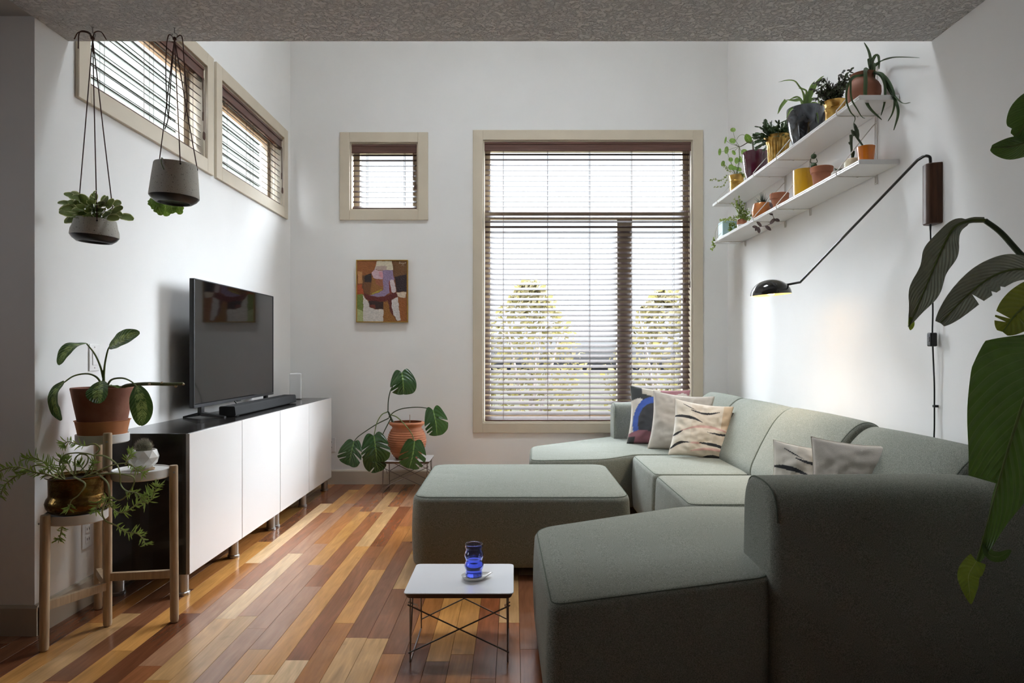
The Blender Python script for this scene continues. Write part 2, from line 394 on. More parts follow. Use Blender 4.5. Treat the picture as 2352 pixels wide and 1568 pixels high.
# knockdown stucco on the low ceiling
M_stucco = mat('stucco_ceiling', '#dcdbda', .9, spec=.2)
N, L = nodes(M_stucco); b = N['Principled BSDF']; t = N.new('ShaderNodeTexCoord')
n1 = N.new('ShaderNodeTexNoise'); n1.inputs['Scale'].default_value = 42; n1.inputs['Detail'].default_value = 4; n1.inputs['Roughness'].default_value = .65; n1.inputs['Distortion'].default_value = .15
r1 = N.new('ShaderNodeValToRGB'); r1.color_ramp.elements[0].position = .44; r1.color_ramp.elements[1].position = .56
n2 = N.new('ShaderNodeTexNoise'); n2.inputs['Scale'].default_value = 170; n2.inputs['Detail'].default_value = 3
ma = N.new('ShaderNodeMath'); ma.operation = 'MULTIPLY_ADD'; ma.inputs[1].default_value = .22
L.new(t.outputs['Object'], n1.inputs[0]); L.new(t.outputs['Object'], n2.inputs[0]); L.new(n1.outputs['Fac'], r1.inputs[0]); L.new(n2.outputs['Fac'], ma.inputs[0]); L.new(r1.outputs[0], ma.inputs[2])
bp = N.new('ShaderNodeBump'); bp.inputs['Strength'].default_value = 1.0; bp.inputs['Distance'].default_value = .008; L.new(ma.outputs[0], bp.inputs['Height']); L.new(bp.outputs[0], b.inputs['Normal'])
mb = MB(); mb.box((XL-.002, YB, ZL), (2.2, YS, ZH+.2)); struct(mb, 'ceiling_low', M_stucco, smooth=False)
mb = MB(); mb.box((-4.2, YB, ZL+.006), (XL-.003, 2.69, ZL+.2)); struct(mb, 'ceiling_alcove', M_rear, smooth=False)
SKYL = (-.55, .55, 3.59, 4.31)  # unseen skylight opening, added for the light from above
struct(wall_cells([XL-.2, 2.2], [YS-.2, YF+.17], [SKYL], lambda u, v, t: (u, v, t), ZH, ZH+.7), 'ceiling_high', M_wall, smooth=False)
# baseboards
def base_run(name, pts):
    mb = MB()
    for (x0, y0), (x1, y1), nx, ny in pts:
        d = .015; r = []
        for (x, y) in ((x0, y0), (x1, y1)):
            r.append([Vector((x, y, 0)), Vector((x+nx*d, y+ny*d, 0)), Vector((x+nx*d, y+ny*d, .108)), Vector((x+nx*d*.55, y+ny*d*.55, .118)), Vector((x, y, .12))])
        mb.rings(r)
    struct(mb, name, M_base, smooth=False)
base_run('baseboard_left', [((XL, 2.672), (XL, YF), 1, 0)])
base_run('baseboard_back', [((XL, YF), (RW(YF), YF), 0, -1)])
base_run('baseboard_pier', [((-4.2, 2.68), (XL+.015, 2.68), 0, -1)])
base_run('baseboard_right', [((RW(YB), YB), (RW(YF), YF), -1, 0)])
# ------------------------------------------------------------------ floor of planks
M_sub = mat('plank_groove', '#5e4632', .7)
M_plank = mat('hardwood_planks', '#a06f42', .2)
N, L = nodes(M_plank); b = N['Principled BSDF']
a = N.new('ShaderNodeAttribute'); a.attribute_name = 'Col'; t = N.new('ShaderNodeTexCoord')
sh = N.new('ShaderNodeVectorMath'); sh.operation = 'MULTIPLY_ADD'; sh.inputs[1].default_value = (37, 91, 13)
L.new(a.outputs['Color'], sh.inputs[0]); L.new(t.outputs['Object'], sh.inputs[2])
mp = N.new('ShaderNodeMapping'); mp.inputs['Scale'].default_value = (9, 1.3, 1); L.new(sh.outputs[0], mp.inputs[0])
n1 = N.new('ShaderNodeTexNoise'); n1.inputs['Scale'].default_value = 2.2; n1.inputs['Detail'].default_value = 6; n1.inputs['Distortion'].default_value = 1.2; L.new(mp.outputs[0], n1.inputs[0])
mp2 = N.new('ShaderNodeMapping'); mp2.inputs['Scale'].default_value = (60, 3, 1); L.new(sh.outputs[0], mp2.inputs[0])
n2 = N.new('ShaderNodeTexNoise'); n2.inputs['Scale'].default_value = 2; n2.inputs['Detail'].default_value = 4; L.new(mp2.outputs[0], n2.inputs[0])
n3 = N.new('ShaderNodeTexNoise'); n3.inputs['Scale'].default_value = 9; n3.inputs['Detail'].default_value = 2; L.new(sh.outputs[0], n3.inputs[0])
def mrange(inp, a0, a1, b0, b1):
    n = N.new('ShaderNodeMapRange'); L.new(inp, n.inputs[0])
    for k, q in zip((1, 2, 3, 4), (a0, a1, b0, b1)): n.inputs[k].default_value = q
    return n.outputs[0]
def mul(a_, b_):
    n = N.new('ShaderNodeMath'); n.operation = 'MULTIPLY'; L.new(a_, n.inputs[0]); L.new(b_, n.inputs[1]); return n.outputs[0]
f = mul(mul(mrange(n1.outputs['Fac'], .3, .7, .80, 1.16), mrange(n2.outputs['Fac'], .3, .7, .9, 1.08)), mrange(n3.outputs['Fac'], .70, .80, 1, .75))
vm = N.new('ShaderNodeVectorMath'); vm.operation = 'SCALE'; L.new(a.outputs['Color'], vm.inputs[0]); L.new(f, vm.inputs['Scale'])
L.new(vm.outputs[0], b.inputs['Base Color'])
L.new(mrange(n3.outputs['Fac'], .3, .7, .16, .26), b.inputs['Roughness']); b.inputs['Coat Weight'].default_value = .12; b.inputs['Coat Roughness'].default_value = .12
bp = N.new('ShaderNodeBump'); bp.inputs['Strength'].default_value = .12; bp.inputs['Distance'].default_value = .003; L.new(n1.outputs['Fac'], bp.inputs['Height']); L.new(bp.outputs[0], b.inputs['Normal'])
cream, tan, gold, amber, brown, red, dark, pink, umber = '#dfba8d', '#c69a68', '#c48c4d', '#ae723d', '#985f3a', '#8d5231', '#6d4028', '#a87a5b', '#83553a'
PAL = [cream, tan, tan, gold, amber, amber, brown, brown, red, dark, pink, pink, umber]
# column k lies between x = .023-.0845(k+1) and x = .023-.0845k; (far end y, colour) from near to far
LAY = {-3: [(2.9, umber)], -2: [(3.0, brown)], -1: [(2.55, red), (3.4, umber)], 0: [(2.8, brown), (3.6, tan)], 1: [(2.32, umber), (3.1, red), (3.9, amber)], 2: [(3.35, gold), (4.3, brown)],
       3: [(2.45, umber), (3.5, gold), (4.2, red)], 4: [(2.6, red), (3.6, amber)], 5: [(3.1, umber), (4.1, amber)], 6: [(3.2, umber), (3.75, tan), (4.6, gold)], 7: [(2.653, tan), (4.0, umber), (5.0, amber)],
       8: [(3.48, gold), (4.35, amber), (5.2, brown)], 9: [(2.46, cream), (3.9, brown), (4.9, red)], 10: [(2.35, cream), (3.9, gold), (4.9, tan)], 11: [(3.232, pink), (4.73, brown), (5.4, tan)],
       12: [(3.56, pink), (4.75, gold), (5.5, brown)], 13: [(2.87, tan), (3.95, pink), (4.9, amber)], 14: [(2.31, gold), (2.84, tan), (3.76, cream), (5.0, pink)], 15: [(3.2, pink), (4.715, brown), (5.5, gold)],
       16: [(2.9, dark), (3.59, amber), (5.0, cream)], 17: [(2.537, gold), (3.995, gold), (5.2, umber)], 18: [(3.2, umber), (4.3, amber), (5.4, gold)], 19: [(2.9, tan), (3.9, umber), (4.9, amber)],
       20: [(2.8, gold), (3.7, amber), (5.0, dark)], 21: [(3.0, dark), (4.3, umber)], 22: [(2.7, umber), (4.0, dark)], 23: [(2.6, dark)]}
mb = MB(); rr = random.Random(11); mb.col = []
for k in range(-25, 53):
    x1 = .023-.0845*k; x0 = x1-.0845; y = YB if k not in LAY else 1.2
    segs = []
    if k in LAY: segs = [(YB+1.5, rr.choice(PAL)), (LAY[k][0][0]-rr.uniform(.5, .9), rr.choice(PAL))]+LAY[k]
    y = YB; out = []
    for ye, c in segs: out.append((y, ye, c)); y = ye
    while y < YF:
        ye = min(YF+.001, y+rr.uniform(.7, 1.5)); out.append((y, ye, rr.choice(PAL))); y = ye
    for (ya, yb, c) in out:
        g = .0009; h = .0022; kk = rr.uniform(.88, 1.1); cc = [q*kk for q in lin(c)]
        bq = len(mb.v)
        mb.add([(x0+g, ya+g, 0), (x1-g, ya+g, 0), (x1-g, yb-g, 0), (x0+g, yb-g, 0), (x0, ya, -h), (x1, ya, -h), (x1, yb, -h), (x0, yb, -h)],
               [(0, 1, 2, 3), (4, 5, 1, 0), (5, 6, 2, 1), (6, 7, 3, 2), (7, 4, 0, 3)])
        mb.col += [cc]*4+[[q*.5 for q in cc]]*4
struct(mb, 'floor', M_plank, smooth=False)

# ================================================================== WINDOWS
M_glass = bpy.data.materials.new('window_glass'); M_glass.use_nodes = True; N, L = nodes(M_glass)
for n in list(N):
    if n.type != 'OUTPUT_MATERIAL': N.remove(n)
tr = N.new('ShaderNodeBsdfTransparent'); gl = N.new('ShaderNodeBsdfGlossy'); gl.inputs['Roughness'].default_value = .02; lw_ = N.new('ShaderNodeLayerWeight'); lw_.inputs[0].default_value = .5; pw5 = N.new('ShaderNodeMath'); pw5.operation = 'POWER'; pw5.inputs[1].default_value = 5; L.new(lw_.outputs['Facing'], pw5.inputs[0]); fr = N.new('ShaderNodeMath'); fr.operation = 'MULTIPLY_ADD'; fr.inputs[1].default_value = .5; fr.inputs[2].default_value = .03; L.new(pw5.outputs[0], fr.inputs[0])
ms = N.new('ShaderNodeMixShader'); L.new(fr.outputs[0], ms.inputs[0]); L.new(tr.outputs[0], ms.inputs[1]); L.new(gl.outputs[0], ms.inputs[2]); L.new(ms.outputs[0], [n for n in N if n.type == 'OUTPUT_MATERIAL'][0].inputs[0])
def window(name, u0, u1, v0, v1, fn, mull, tw=.084, sash=.06):
    "fn(u, v, d) : d>0 outwards from the wall face"
    def bar(mb, a, b, c, d, d0, d1, m=0): 
        p = [fn(a, c, d0), fn(b, d, d1)]; mb.rbox(p[0], p[1], .0025, 1)
    mb = MB(); T = -.018
    bar(mb, u0-tw, u0, v0-tw, v1+tw, T, .0); bar(mb, u1, u1+tw, v0-tw, v1+tw, T, .0)
    bar(mb, u0, u1, v0-tw, v0, T, .0); bar(mb, u0, u1, v1, v1+tw, T, .0)
    fr_ = struct(mb, name, M_trim, smooth=False)
    mb = MB(); j = .012   # jamb liner
    bar(mb, u0, u0+j, v0, v1, .0, .15); bar(mb, u1-j, u1, v0, v1, .0, .15); bar(mb, u0+j, u1-j, v0, v0+j, .0, .15); bar(mb, u0+j, u1-j, v1-j, v1, .0, .15)
    mb.build('window_jamb', M_trim, fr_, smooth=False)
    mb = MB(); s = sash
    bar(mb, u0+j, u0+s, v0+j, v1-j, .10, .15); bar(mb, u1-s, u1-j, v0+j, v1-j, .10, .15); bar(mb, u0+s, u1-s, v0+j, v0+s, .10, .15); bar(mb, u0+s, u1-s, v1-s, v1-j, .10, .15)
    for a, b, c, d in mull: bar(mb, a, b, c, d, .10, .15)
    mb.build('window_sash', M_trim, fr_, smooth=False)
    mb = MB(); mb.box(fn(u0+.02, v0+.02, .124), fn(u1-.02, v1-.02, .128)); mb.build('window_pane', M_glass, fr_, smooth=False)
    return fr_
fB = lambda u, v, d: (u, YF+d, v)
fL = lambda u, v, d: (XL-d, u, v)
window('window_1', *BIG, fB, [(BIG[0]+.05, BIG[1]-.05, 2.245, 2.325), (.885, 1.01, BIG[2]+.05, 2.245)])
window('window_2', *SML, fB, [])
window('window_3', *LW1, fL, [])
window('window_4', *LW2, fL, [])
def blind(label, u0, u1, v0, v1, axis, cords, wand_u, name='window_blind', grp=None, tilt=30, pitch=.0437, extra_cord=False):
    dd = .036                       # centre line inside the recess
    if axis == 'B':
        root = thing(name, label, 'window blind', ((u0+u1)/2, YF+dd, v0), grp); T = lambda u, d, z: Vector((u, YF+dd+d, z)); Mw = M_blind
    else:
        root = thing(name, label, 'window blind', (XL-dd, (u0+u1)/2, v0), grp); T = lambda u, d, z: Vector((XL-dd-d, u, z)); Mw = M_blindy
    a, b = u0+.014, u1-.014
    mb = MB(); h = .075
    def bx(mb, u_0, u_1, d0, d1, z0, z1, r=.003): mb.rbox(T(u_0, d0, z0), T(u_1, d1, z1), r, 2)
    bx(mb, a, b, -.034, -.026, v1-.012-h, v1-.013); bx(mb, a, b, -.040, -.034, v1-.012-.018, v1-.013); bx(mb, a, b, -.038, -.034, v1-.012-h, v1-.012-h+.012)
    mb.build('valance', Mw, root, ang=30)
    mb = MB(); bx(mb, a+.01, b-.01, -.024, .026, v1-.055, v1-.014); mb.build('headrail', Mw, root)
    mb = MB(); z = v0+.035; ct, st = math.cos(math.radians(tilt)), math.sin(math.radians(tilt)); hw = .0245; n = 0
    while z < v1-h-.01:
        # inner edge low, outer edge high
        pr = []
        for uu in (a+.004, b-.004):
            r = []
            for q, th in ((-hw, -.0007), (-hw*.5, -.0017), (hw*.5, -.0017), (hw, -.0007), (hw, .0007), (hw*.5, .0019), (-hw*.5, .0019), (-hw, .0007)):
                r.append(T(uu, q*ct-th*st, z+q*st+th*ct))
            pr.append(r)
        mb.rings(pr); z += pitch; n += 1
    mb.build('slats', M_slat if axis == 'B' else M_slaty, root, ang=50)
    mb = MB(); bx(mb, a+.004, b-.004, -.024, .024, v0+.013, v0+.026, .004); mb.build('bottom_rail', Mw, root)
    for cu in cords:
        mb = MB()
        for dq in (-.0255, .0255): mb.tube([T(cu, dq, v0+.02), T(cu, dq, v1-.06)], .0011, 5)
        mb.tube([T(cu+.006, 0, v0+.02), T(cu+.006, 0, v1-.06)], .0009, 5)
        zz = v0+.033
        while zz < v1-h-.01:
            mb.tube([T(cu, -.0255, zz-.0255*st/ct-.003), T(cu, .0255, zz+.0255*st/ct-.003)], .0008, 4); zz += pitch
        mb.build('ladder_cord', M_cord, root)
    if wand_u is not None:
        mb = MB(); mb.tube([T(wand_u[0], -.045, v1-.09), T(wand_u[0]+.004, -.046, wand_u[1])], .0028, 8); mb.tube([T(wand_u[0]+.004, -.046, wand_u[1]-.05), T(wand_u[0]+.004, -.046, wand_u[1])], .005, 8)
        mb.build('tilt_wand', M_wood, root)
        mb = MB()
        for k in (0, .012):
            pts = [T(wand_u[2]+k, -.044, v1-.09), T(wand_u[2]+k+.002, -.045, (v1+wand_u[3])/2), T(wand_u[2]+k-.001, -.045, wand_u[3]+.02)]
            mb.tube(smoothpath(pts, 6), .0012, 5)
            mb.lathe([(.001, .05), (.005, .04), (.006, .012), (.003, 0)], T(wand_u[2]+k-.001, -.045, wand_u[3]-.03), 10, cap0=True, cap1=True)
        mb.build('pull_cord', M_cord, root)
    return root
blind('dark brown wooden slat blind filling the large window behind the sofa', *BIG, 'B', [-.09, .285, .64, .995, 1.35], (1.475, 1.70, 1.43, 1.55))
blind('small square dark brown slat blind above the framed painting', *SML, 'B', [-1.24, -.925], (-.845, 2.62, -.83, 2.5))
blind('dark brown slat blind in the left wall window behind the hanging planters', *LW1, 'L', [3.15, 3.58, 4.02], (4.10, 2.55, 4.115, 2.42), tilt=35)
blind('dark brown slat blind in the left wall window nearest the far corner', *LW2, 'L', [4.5, 4.95, 5.40], (5.49, 2.55, 5.51, 2.42), tilt=35)

# ================================================================== OUTSIDE
M_ground = mat('dark_asphalt_ground', '#25241e', 1, spec=0, var=.2, vscale=3)
mb = MB(); mb.box((-30, 6.3, -.75), (30, 60, -.6)); struct(mb, 'ground_outside', M_ground, smooth=False)
M_siding = mat('grey_green_siding', '#2f322c', .8)
mb = MB()
for k in range(52):
    z = -.6+.17*k; mb.add([(-5.2, -5, z), (-5.2, 14, z), (-5.225, 14, z+.17), (-5.225, -5, z+.17)], [(0, 1, 2, 3)]); mb.add([(-5.2, -5, z), (-5.2, 14, z), (-5.225, 14, z), (-5.225, -5, z)], [(0, 1, 2, 3)])
mb.box((-5.5, -5, -.6), (-5.226, 14, 8.2))
single(mb, 'neighbour_house', M_siding, 'grey-green sided house wall seen through the left wall windows', 'building', smooth=False)
M_autumn = leafmat('autumn_leaves', '#423a22', rough=.9, transl=.3)
M_bark = mat('grey_bark', '#6b6158', .9, var=.3, vscale=20)
def shrub(x, y, rx, h, seed):
    r = random.Random(seed); root = thing('autumn_shrub', 'yellow-leaved autumn shrub outside beyond the large window', 'shrub', (x, y, -.6), 'autumn shrubs outside the large window')
    mb = MB(); tw = MB()
    for s in range(9):
        a = r.uniform(0, 2*PI); p0 = Vector((x, y, -.6)); p1 = p0+Vector((math.cos(a)*rx*r.uniform(.2, .8), math.sin(a)*rx*.5, h*r.uniform(.5, .95)))
        pts = smoothpath([p0, p0.lerp(p1, .5)+Vector((0, 0, .15)), p1], 5); tw.tube(pts, [.03*(1-i/len(pts))+.005 for i in range(len(pts))], 5)
    for i in range(1500):
        a = r.uniform(0, 2*PI); q = r.random()**.5; zz = r.uniform(.08, 1)
        rad = rx*q*math.sin(PI*min(1, .15+zz*.8))
        c = Vector((x+math.cos(a)*rad, y+math.sin(a)*rad*.6, -.6+h*zz)); d = Vector((r.gauss(0, 1), r.gauss(0, 1), r.gauss(0, 1))).normalized(); s_ = r.uniform(.05, .1)
        u = d.orthogonal().normalized(); w = d.cross(u)
        b0 = mb.add([c-u*s_, c-w*s_*.5+d*.01, c+u*s_, c+w*s_*.5+d*.01], [(0, 1, 2, 3)])
        for k, uv in enumerate(((.5, 0), (0, .5), (.5, 1), (1, .5))): mb.uv[b0+k] = uv
    tw.build('branches', M_bark, root); mb.build('foliage', M_autumn, root, smooth=False)
for i, (x, y, rx, h) in enumerate([(-1.7, 9.8, .95, 2.5), (.25, 10.6, .95, 2.8), (2.2, 9.9, .95, 2.6), (4.1, 11.0, .95, 2.6), (-3.7, 11.0, .95, 2.4)]): shrub(x, y, rx, h, i+3)

# ================================================================== WALL PLATES
def plate(label, name, cat, c, nrm, kind):
    root = thing(name, label, cat, c); c = Vector(c)
    side = Vector((0, 1, 0)) if abs(nrm[0]) > .5 else Vector((1, 0, 0)); n = Vector(nrm); up = Vector((0, 0, 1))
    def bx(mb, u0, u1, v0, v1, d0, d1, r): 
        M = Matrix((( side.x, n.x, 0, c.x), (side.y, n.y, 0, c.y), (0, 0, 1, c.z), (0, 0, 0, 1)))
        mb.rbox((u0, d0, v0), (u1, d1, v1), r, 2, M=M)
    mb = MB(); bx(mb, -.036, .036, -.06, .06, 0, .006, .003); mb.build('cover_plate', M_white, root)
    if kind == 'switch':
        mb = MB(); bx(mb, -.017, .017, -.034, .034, .006, .009, .002); mb.build('rocker', M_white, root)
        
        for q in (.043, -.049): mb = MB(); bx(mb, -.003, .003, q, q+.006, .006, .0075, .001); mb.build('screw', M_alu, root)
    else:
        for z in (.022, -.022):
            mb = MB(); bx(mb, -.016, .016, z-.016, z+.016, .006, .008, .002); o = mb.build('socket', M_white, root)
            mb = MB(); bx(mb, -.008, -.005, z-.004, z+.007, .008, .0085, .0004); bx(mb, .005, .008, z-.004, z+.007, .008, .0085, .0004); mb.build('slots', M_black, o)
plate('white rocker light switch on the left wall above the potted dumb cane', 'light_switch', 'light switch', (XL, 3.05, 1.085), (1, 0, 0), 'switch')
plate('white wall outlet low on the left wall behind the plant stand', 'wall_outlet', 'outlet', (XL, 3.0, .31), (1, 0, 0), 'outlet')
plate('white wall outlet on the back wall just past the tv cabinet', 'wall_outlet', 'outlet', (-1.535, YF, .33), (0, -1, 0), 'outlet')
# ================================================================== SOFA
M_fab = mat('grey_green_wool', '#6d7468', .95, spec=.12, sheen=.08)
N, L = nodes(M_fab); b = N['Principled BSDF']; t = N.new('ShaderNodeTexCoord')
n1 = N.new('ShaderNodeTexNoise'); n1.inputs['Scale'].default_value = 420; n1.inputs['Detail'].default_value = 3; L.new(t.outputs['Object'], n1.inputs[0])
rp = N.new('ShaderNodeValToRGB'); e = rp.color_ramp.elements; e[0].position = .34; e[0].color = (*lin('#60645c'), 1); e[1].position = .68; e[1].color = (*lin('#9fa197'), 1)
L.new(n1.outputs['Fac'], rp.inputs[0]); L.new(rp.outputs[0], b.inputs['Base Color'])
n2 = N.new('ShaderNodeTexNoise'); n2.inputs['Scale'].default_value = 5; n2.inputs['Detail'].default_value = 3; L.new(t.outputs['Object'], n2.inputs[0])
bp = N.new('ShaderNodeBump'); bp.inputs['Strength'].default_value = .25; bp.inputs['Distance'].default_value = .03; L.new(n2.outputs['Fac'], bp.inputs['Height'])
bp2 = N.new('ShaderNodeBump'); bp2.inputs['Strength'].default_value = .15; bp2.inputs['Distance'].default_value = .002; L.new(n1.outputs['Fac'], bp2.inputs['Height']); L.new(bp.outputs[0], bp2.inputs['Normal']); L.new(bp2.outputs[0], b.inputs['Normal'])
M_seam = mat('sofa_seam', '#5a6156', .95)
M_foot = mat('sofa_foot_black', '#121212', .6)
ZS = .412; Z0 = .05
sofa = thing('sectional_sofa', 'large grey-green fabric sectional sofa with chaises at both ends along the right wall', 'sofa', (1.1, 3.7, 0))
def seamring(ring, parent, r=.0022, closed=True):
    mb = MB(); pts = list(ring)+([ring[0]] if closed else []); mb.tube(pts, r, 5); mb.build('seam', M_seam, parent)
def seatpart(name, poly, z0, z1, parent, re=(.03, .028), rc=.05, crown=.02, bulge=.006, feet=True, label=None):
    mb = MB(); ring = soft_prism(mb, poly, z0, z1, re, rc, lambda x, y, h: Vector((x, y, h)), 0, crown, bulge=bulge)
    o = mb.build(name, M_fab, parent, ang=180); seamring(ring, o)
    if label: o['label'] = label
    return o
near_poly = [(.095, 1.88), (.775, 2.115), (.84, 2.17), (1.66, 2.17), (1.68, 3.07), (1.03, 3.10), (.775, 3.12), (.078, 2.72)]
far_poly = [(.10, 4.395), (.60, 4.45), (.83, 4.66), (1.70, 4.66), (1.70, 5.67), (.80, 5.67), (.12, 5.06)]
seatpart('chaise_seat', near_poly, Z0, ZS, sofa, rc=[.05, .03, .02, .02, .02, .05, .10, .09], crown=.012, label='chaise seat nearest the camera')
seatpart('chaise_seat', far_poly, Z0, ZS, sofa, rc=[.09, .10, .05, .02, .02, .05, .09], crown=.012, label='chaise seat under the large window')
seatpart('seat', [(.80, 3.13), (1.45, 3.13), (1.45, 3.885), (.80, 3.885)], Z0, ZS, sofa, rc=[.06, .02, .02, .06], crown=.012)
seatpart('seat', [(.80, 3.895), (1.45, 3.895), (1.45, 4.635), (.80, 4.635)], Z0, ZS, sofa, rc=[.06, .02, .02, .06], crown=.012)
mb = MB()
for x, y in ((.22, 2.1), (.22, 2.62), (1.6, 2.2), (.9, 3.3), (.9, 4.4), (.25, 4.6), (.3, 5.05), (1.0, 5.5)): mb = MB(); mb.lathe([(.025, 0), (.028, .06)], (x, y, 0), 12, cap0=True, cap1=True); mb.build('foot', M_foot, sofa)
# back cushions : profile in the x-z plane run along y
def backrest(y0, y1, dx=0, dz=0):
    pr = [(1.70, .06), (1.40, .06), (1.36, .36), (1.325, .44), (1.40, .60), (1.475, .73), (1.55, .795), (1.625, .79), (1.685, .70), (1.705, .50)]
    pr = [(x+dx, z+(dz if z > .5 else 0)) for x, z in pr]; pr = pr[::-1]
    mb = MB(); soft_prism(mb, pr, y0, y1, .022, .06, lambda x, z, h: Vector((x, h, z)), 0, 0, bulge=.004)
    o = mb.build('backrest', M_fab, sofa, ang=180)
    for yy in (y0+.012, y1-.012):
        rg = [Vector((p.x, yy, p.y)) for p in fillet(offset_poly(pr, .003), .06)]; rg = [q for q in rg if q.z > .42]; seamring(rg, o, closed=False)
backrest(4.70, 5.45, 0, .0); backrest(3.85, 4.695, 0, 0); backrest(3.03, 3.845, -.005, .005); backrest(2.27, 3.025, .012, -.012)
# arms
def armrest(x0, x1, yc0, yc1, zt, rot, label):
    pr = [(yc0, .05), (yc1+.03, .05), (yc1, zt-.07), (yc1-.04, zt), (yc0+.07, zt-.004), (yc0+.008, zt-.055)]
    mb = MB(); M = Matrix.Rotation(rot, 4, 'Z'); piv = Vector((x0, yc0, 0))
    fn = lambda y, z, h: piv+(M @ (Vector((h, y, z))-piv))
    soft_prism(mb, pr, x0, x1, .03, [.02, .02, .06, .06, .10, .06], fn, 0, 0, bulge=.003)
    o = mb.build('armrest', M_fab, sofa, ang=180); o['label'] = label
    rg = [fn(p.x, p.y, x0+.014) for p in fillet(offset_poly(pr, .0015), [.02, .02, .06, .06, .10, .06])]; seamring([q for q in rg if q.z > .07], o, closed=False)
armrest(.795, 1.68, 2.085, 2.36, .70, .02, 'armrest nearest the camera'); armrest(.80, 1.68, 5.44, 5.675, .70, 0, 'armrest below the large window')
ott = thing('ottoman', 'low square grey-green fabric ottoman in front of the sofa', 'ottoman', (.03, 3.92, 0))
seatpart('cushion_block', [(-.505, 3.345), (.58, 3.345), (.585, 4.345), (-.51, 4.345)], .045, .40, ott, rc=.10, crown=.012, re=(.03, .03))
mb = MB()
for x in (-.4, .47):
    for y in (3.47, 4.22): mb = MB(); mb.lathe([(.025, 0), (.028, .055)], (x, y, 0), 12, cap0=True, cap1=True); mb.build('foot', M_foot, ott)

# ================================================================== PILLOWS
def brush(u, v, x0, y0, x1, y1, w0, w1, bend=0):
    dx, dy = x1-x0, y1-y0; l2 = dx*dx+dy*dy; t = ((u-x0)*dx+(v-y0)*dy)/l2
    if t < 0 or t > 1: return False
    d = ((u-x0)*-dy+(v-y0)*dx)/math.sqrt(l2)-bend*math.sin(PI*t)
    return abs(d) < (w0*(1-t)+w1*t)*math.sin(PI*min(.97, max(.06, t)))**.5
def pat_stripe(u, v, back=False):
    c = lin('#e4ddd1') if u < .3 else lin('#ddd3c5')
    D = lin('#35363a'); K = lin('#d3ada5'); T = lin('#cdb79c')
    # u, v in 0..1, v up
    if u > .82 and v > .45 and u-.82 > (v-.45)*.0+.02 and v > .55: c = T
    for s, col in (((.14, .93, .38, .84, .012, .004), D), ((.28, .84, .78, .86, .02, .02, -.05), D), ((.0, .68, .5, .62, .035, .02, .04), D), ((.12, .42, 1.0, .50, .02, .03, .09), K), ((0, .33, .16, .43, .03, .01), D),
                   ((.60, .45, 1, .47, .012, .025, -.02), D), ((0, .1, .33, .22, .035, .012, .05), D), ((.32, .22, .5, .225, .02, .02), K), ((.47, .235, .98, .22, .024, .03, .01), D), ((.35, .07, .95, .16, .02, .03, .03), K), ((.55, -.02, .95, .03, .03, .03, .03), D)):
        if brush(u, v, *s): c = col
    return c
def pat_blob(u, v, back=False):
    c = lin('#e2dbd2'); D = lin('#454748')
    if v > .80-.45*abs(u-.15)**1 and v > .66 and u < .75: c = D if v < .93-.2*u or u < .2 else lin('#cfc7b8')
    if v > .84+.1*math.sin(u*9) and u > .5: c = lin('#a8767d')
    e = ((u-.42)/.34)**2+((v-.38)/.42)**2
    if e < 1: c = lin('#4b4c50')
    if .72 < e < 1.25 and u < .42+.05 and v > .1: c = lin('#4a66b8')
    if v < .17+.06*math.sin(u*7): c = lin('#9a6a74')
    if v < .12 and u < .12: c = D
    if u > .8 and v < .8: c = lin('#b99aa0')
    return c
def pat_beige(u, v, back=False): 
    q = .5+.5*mnoise.noise(Vector((u*30, v*30, 1))); k = .93+.1*q; return [x*k for x in lin('#c9c1b7')]
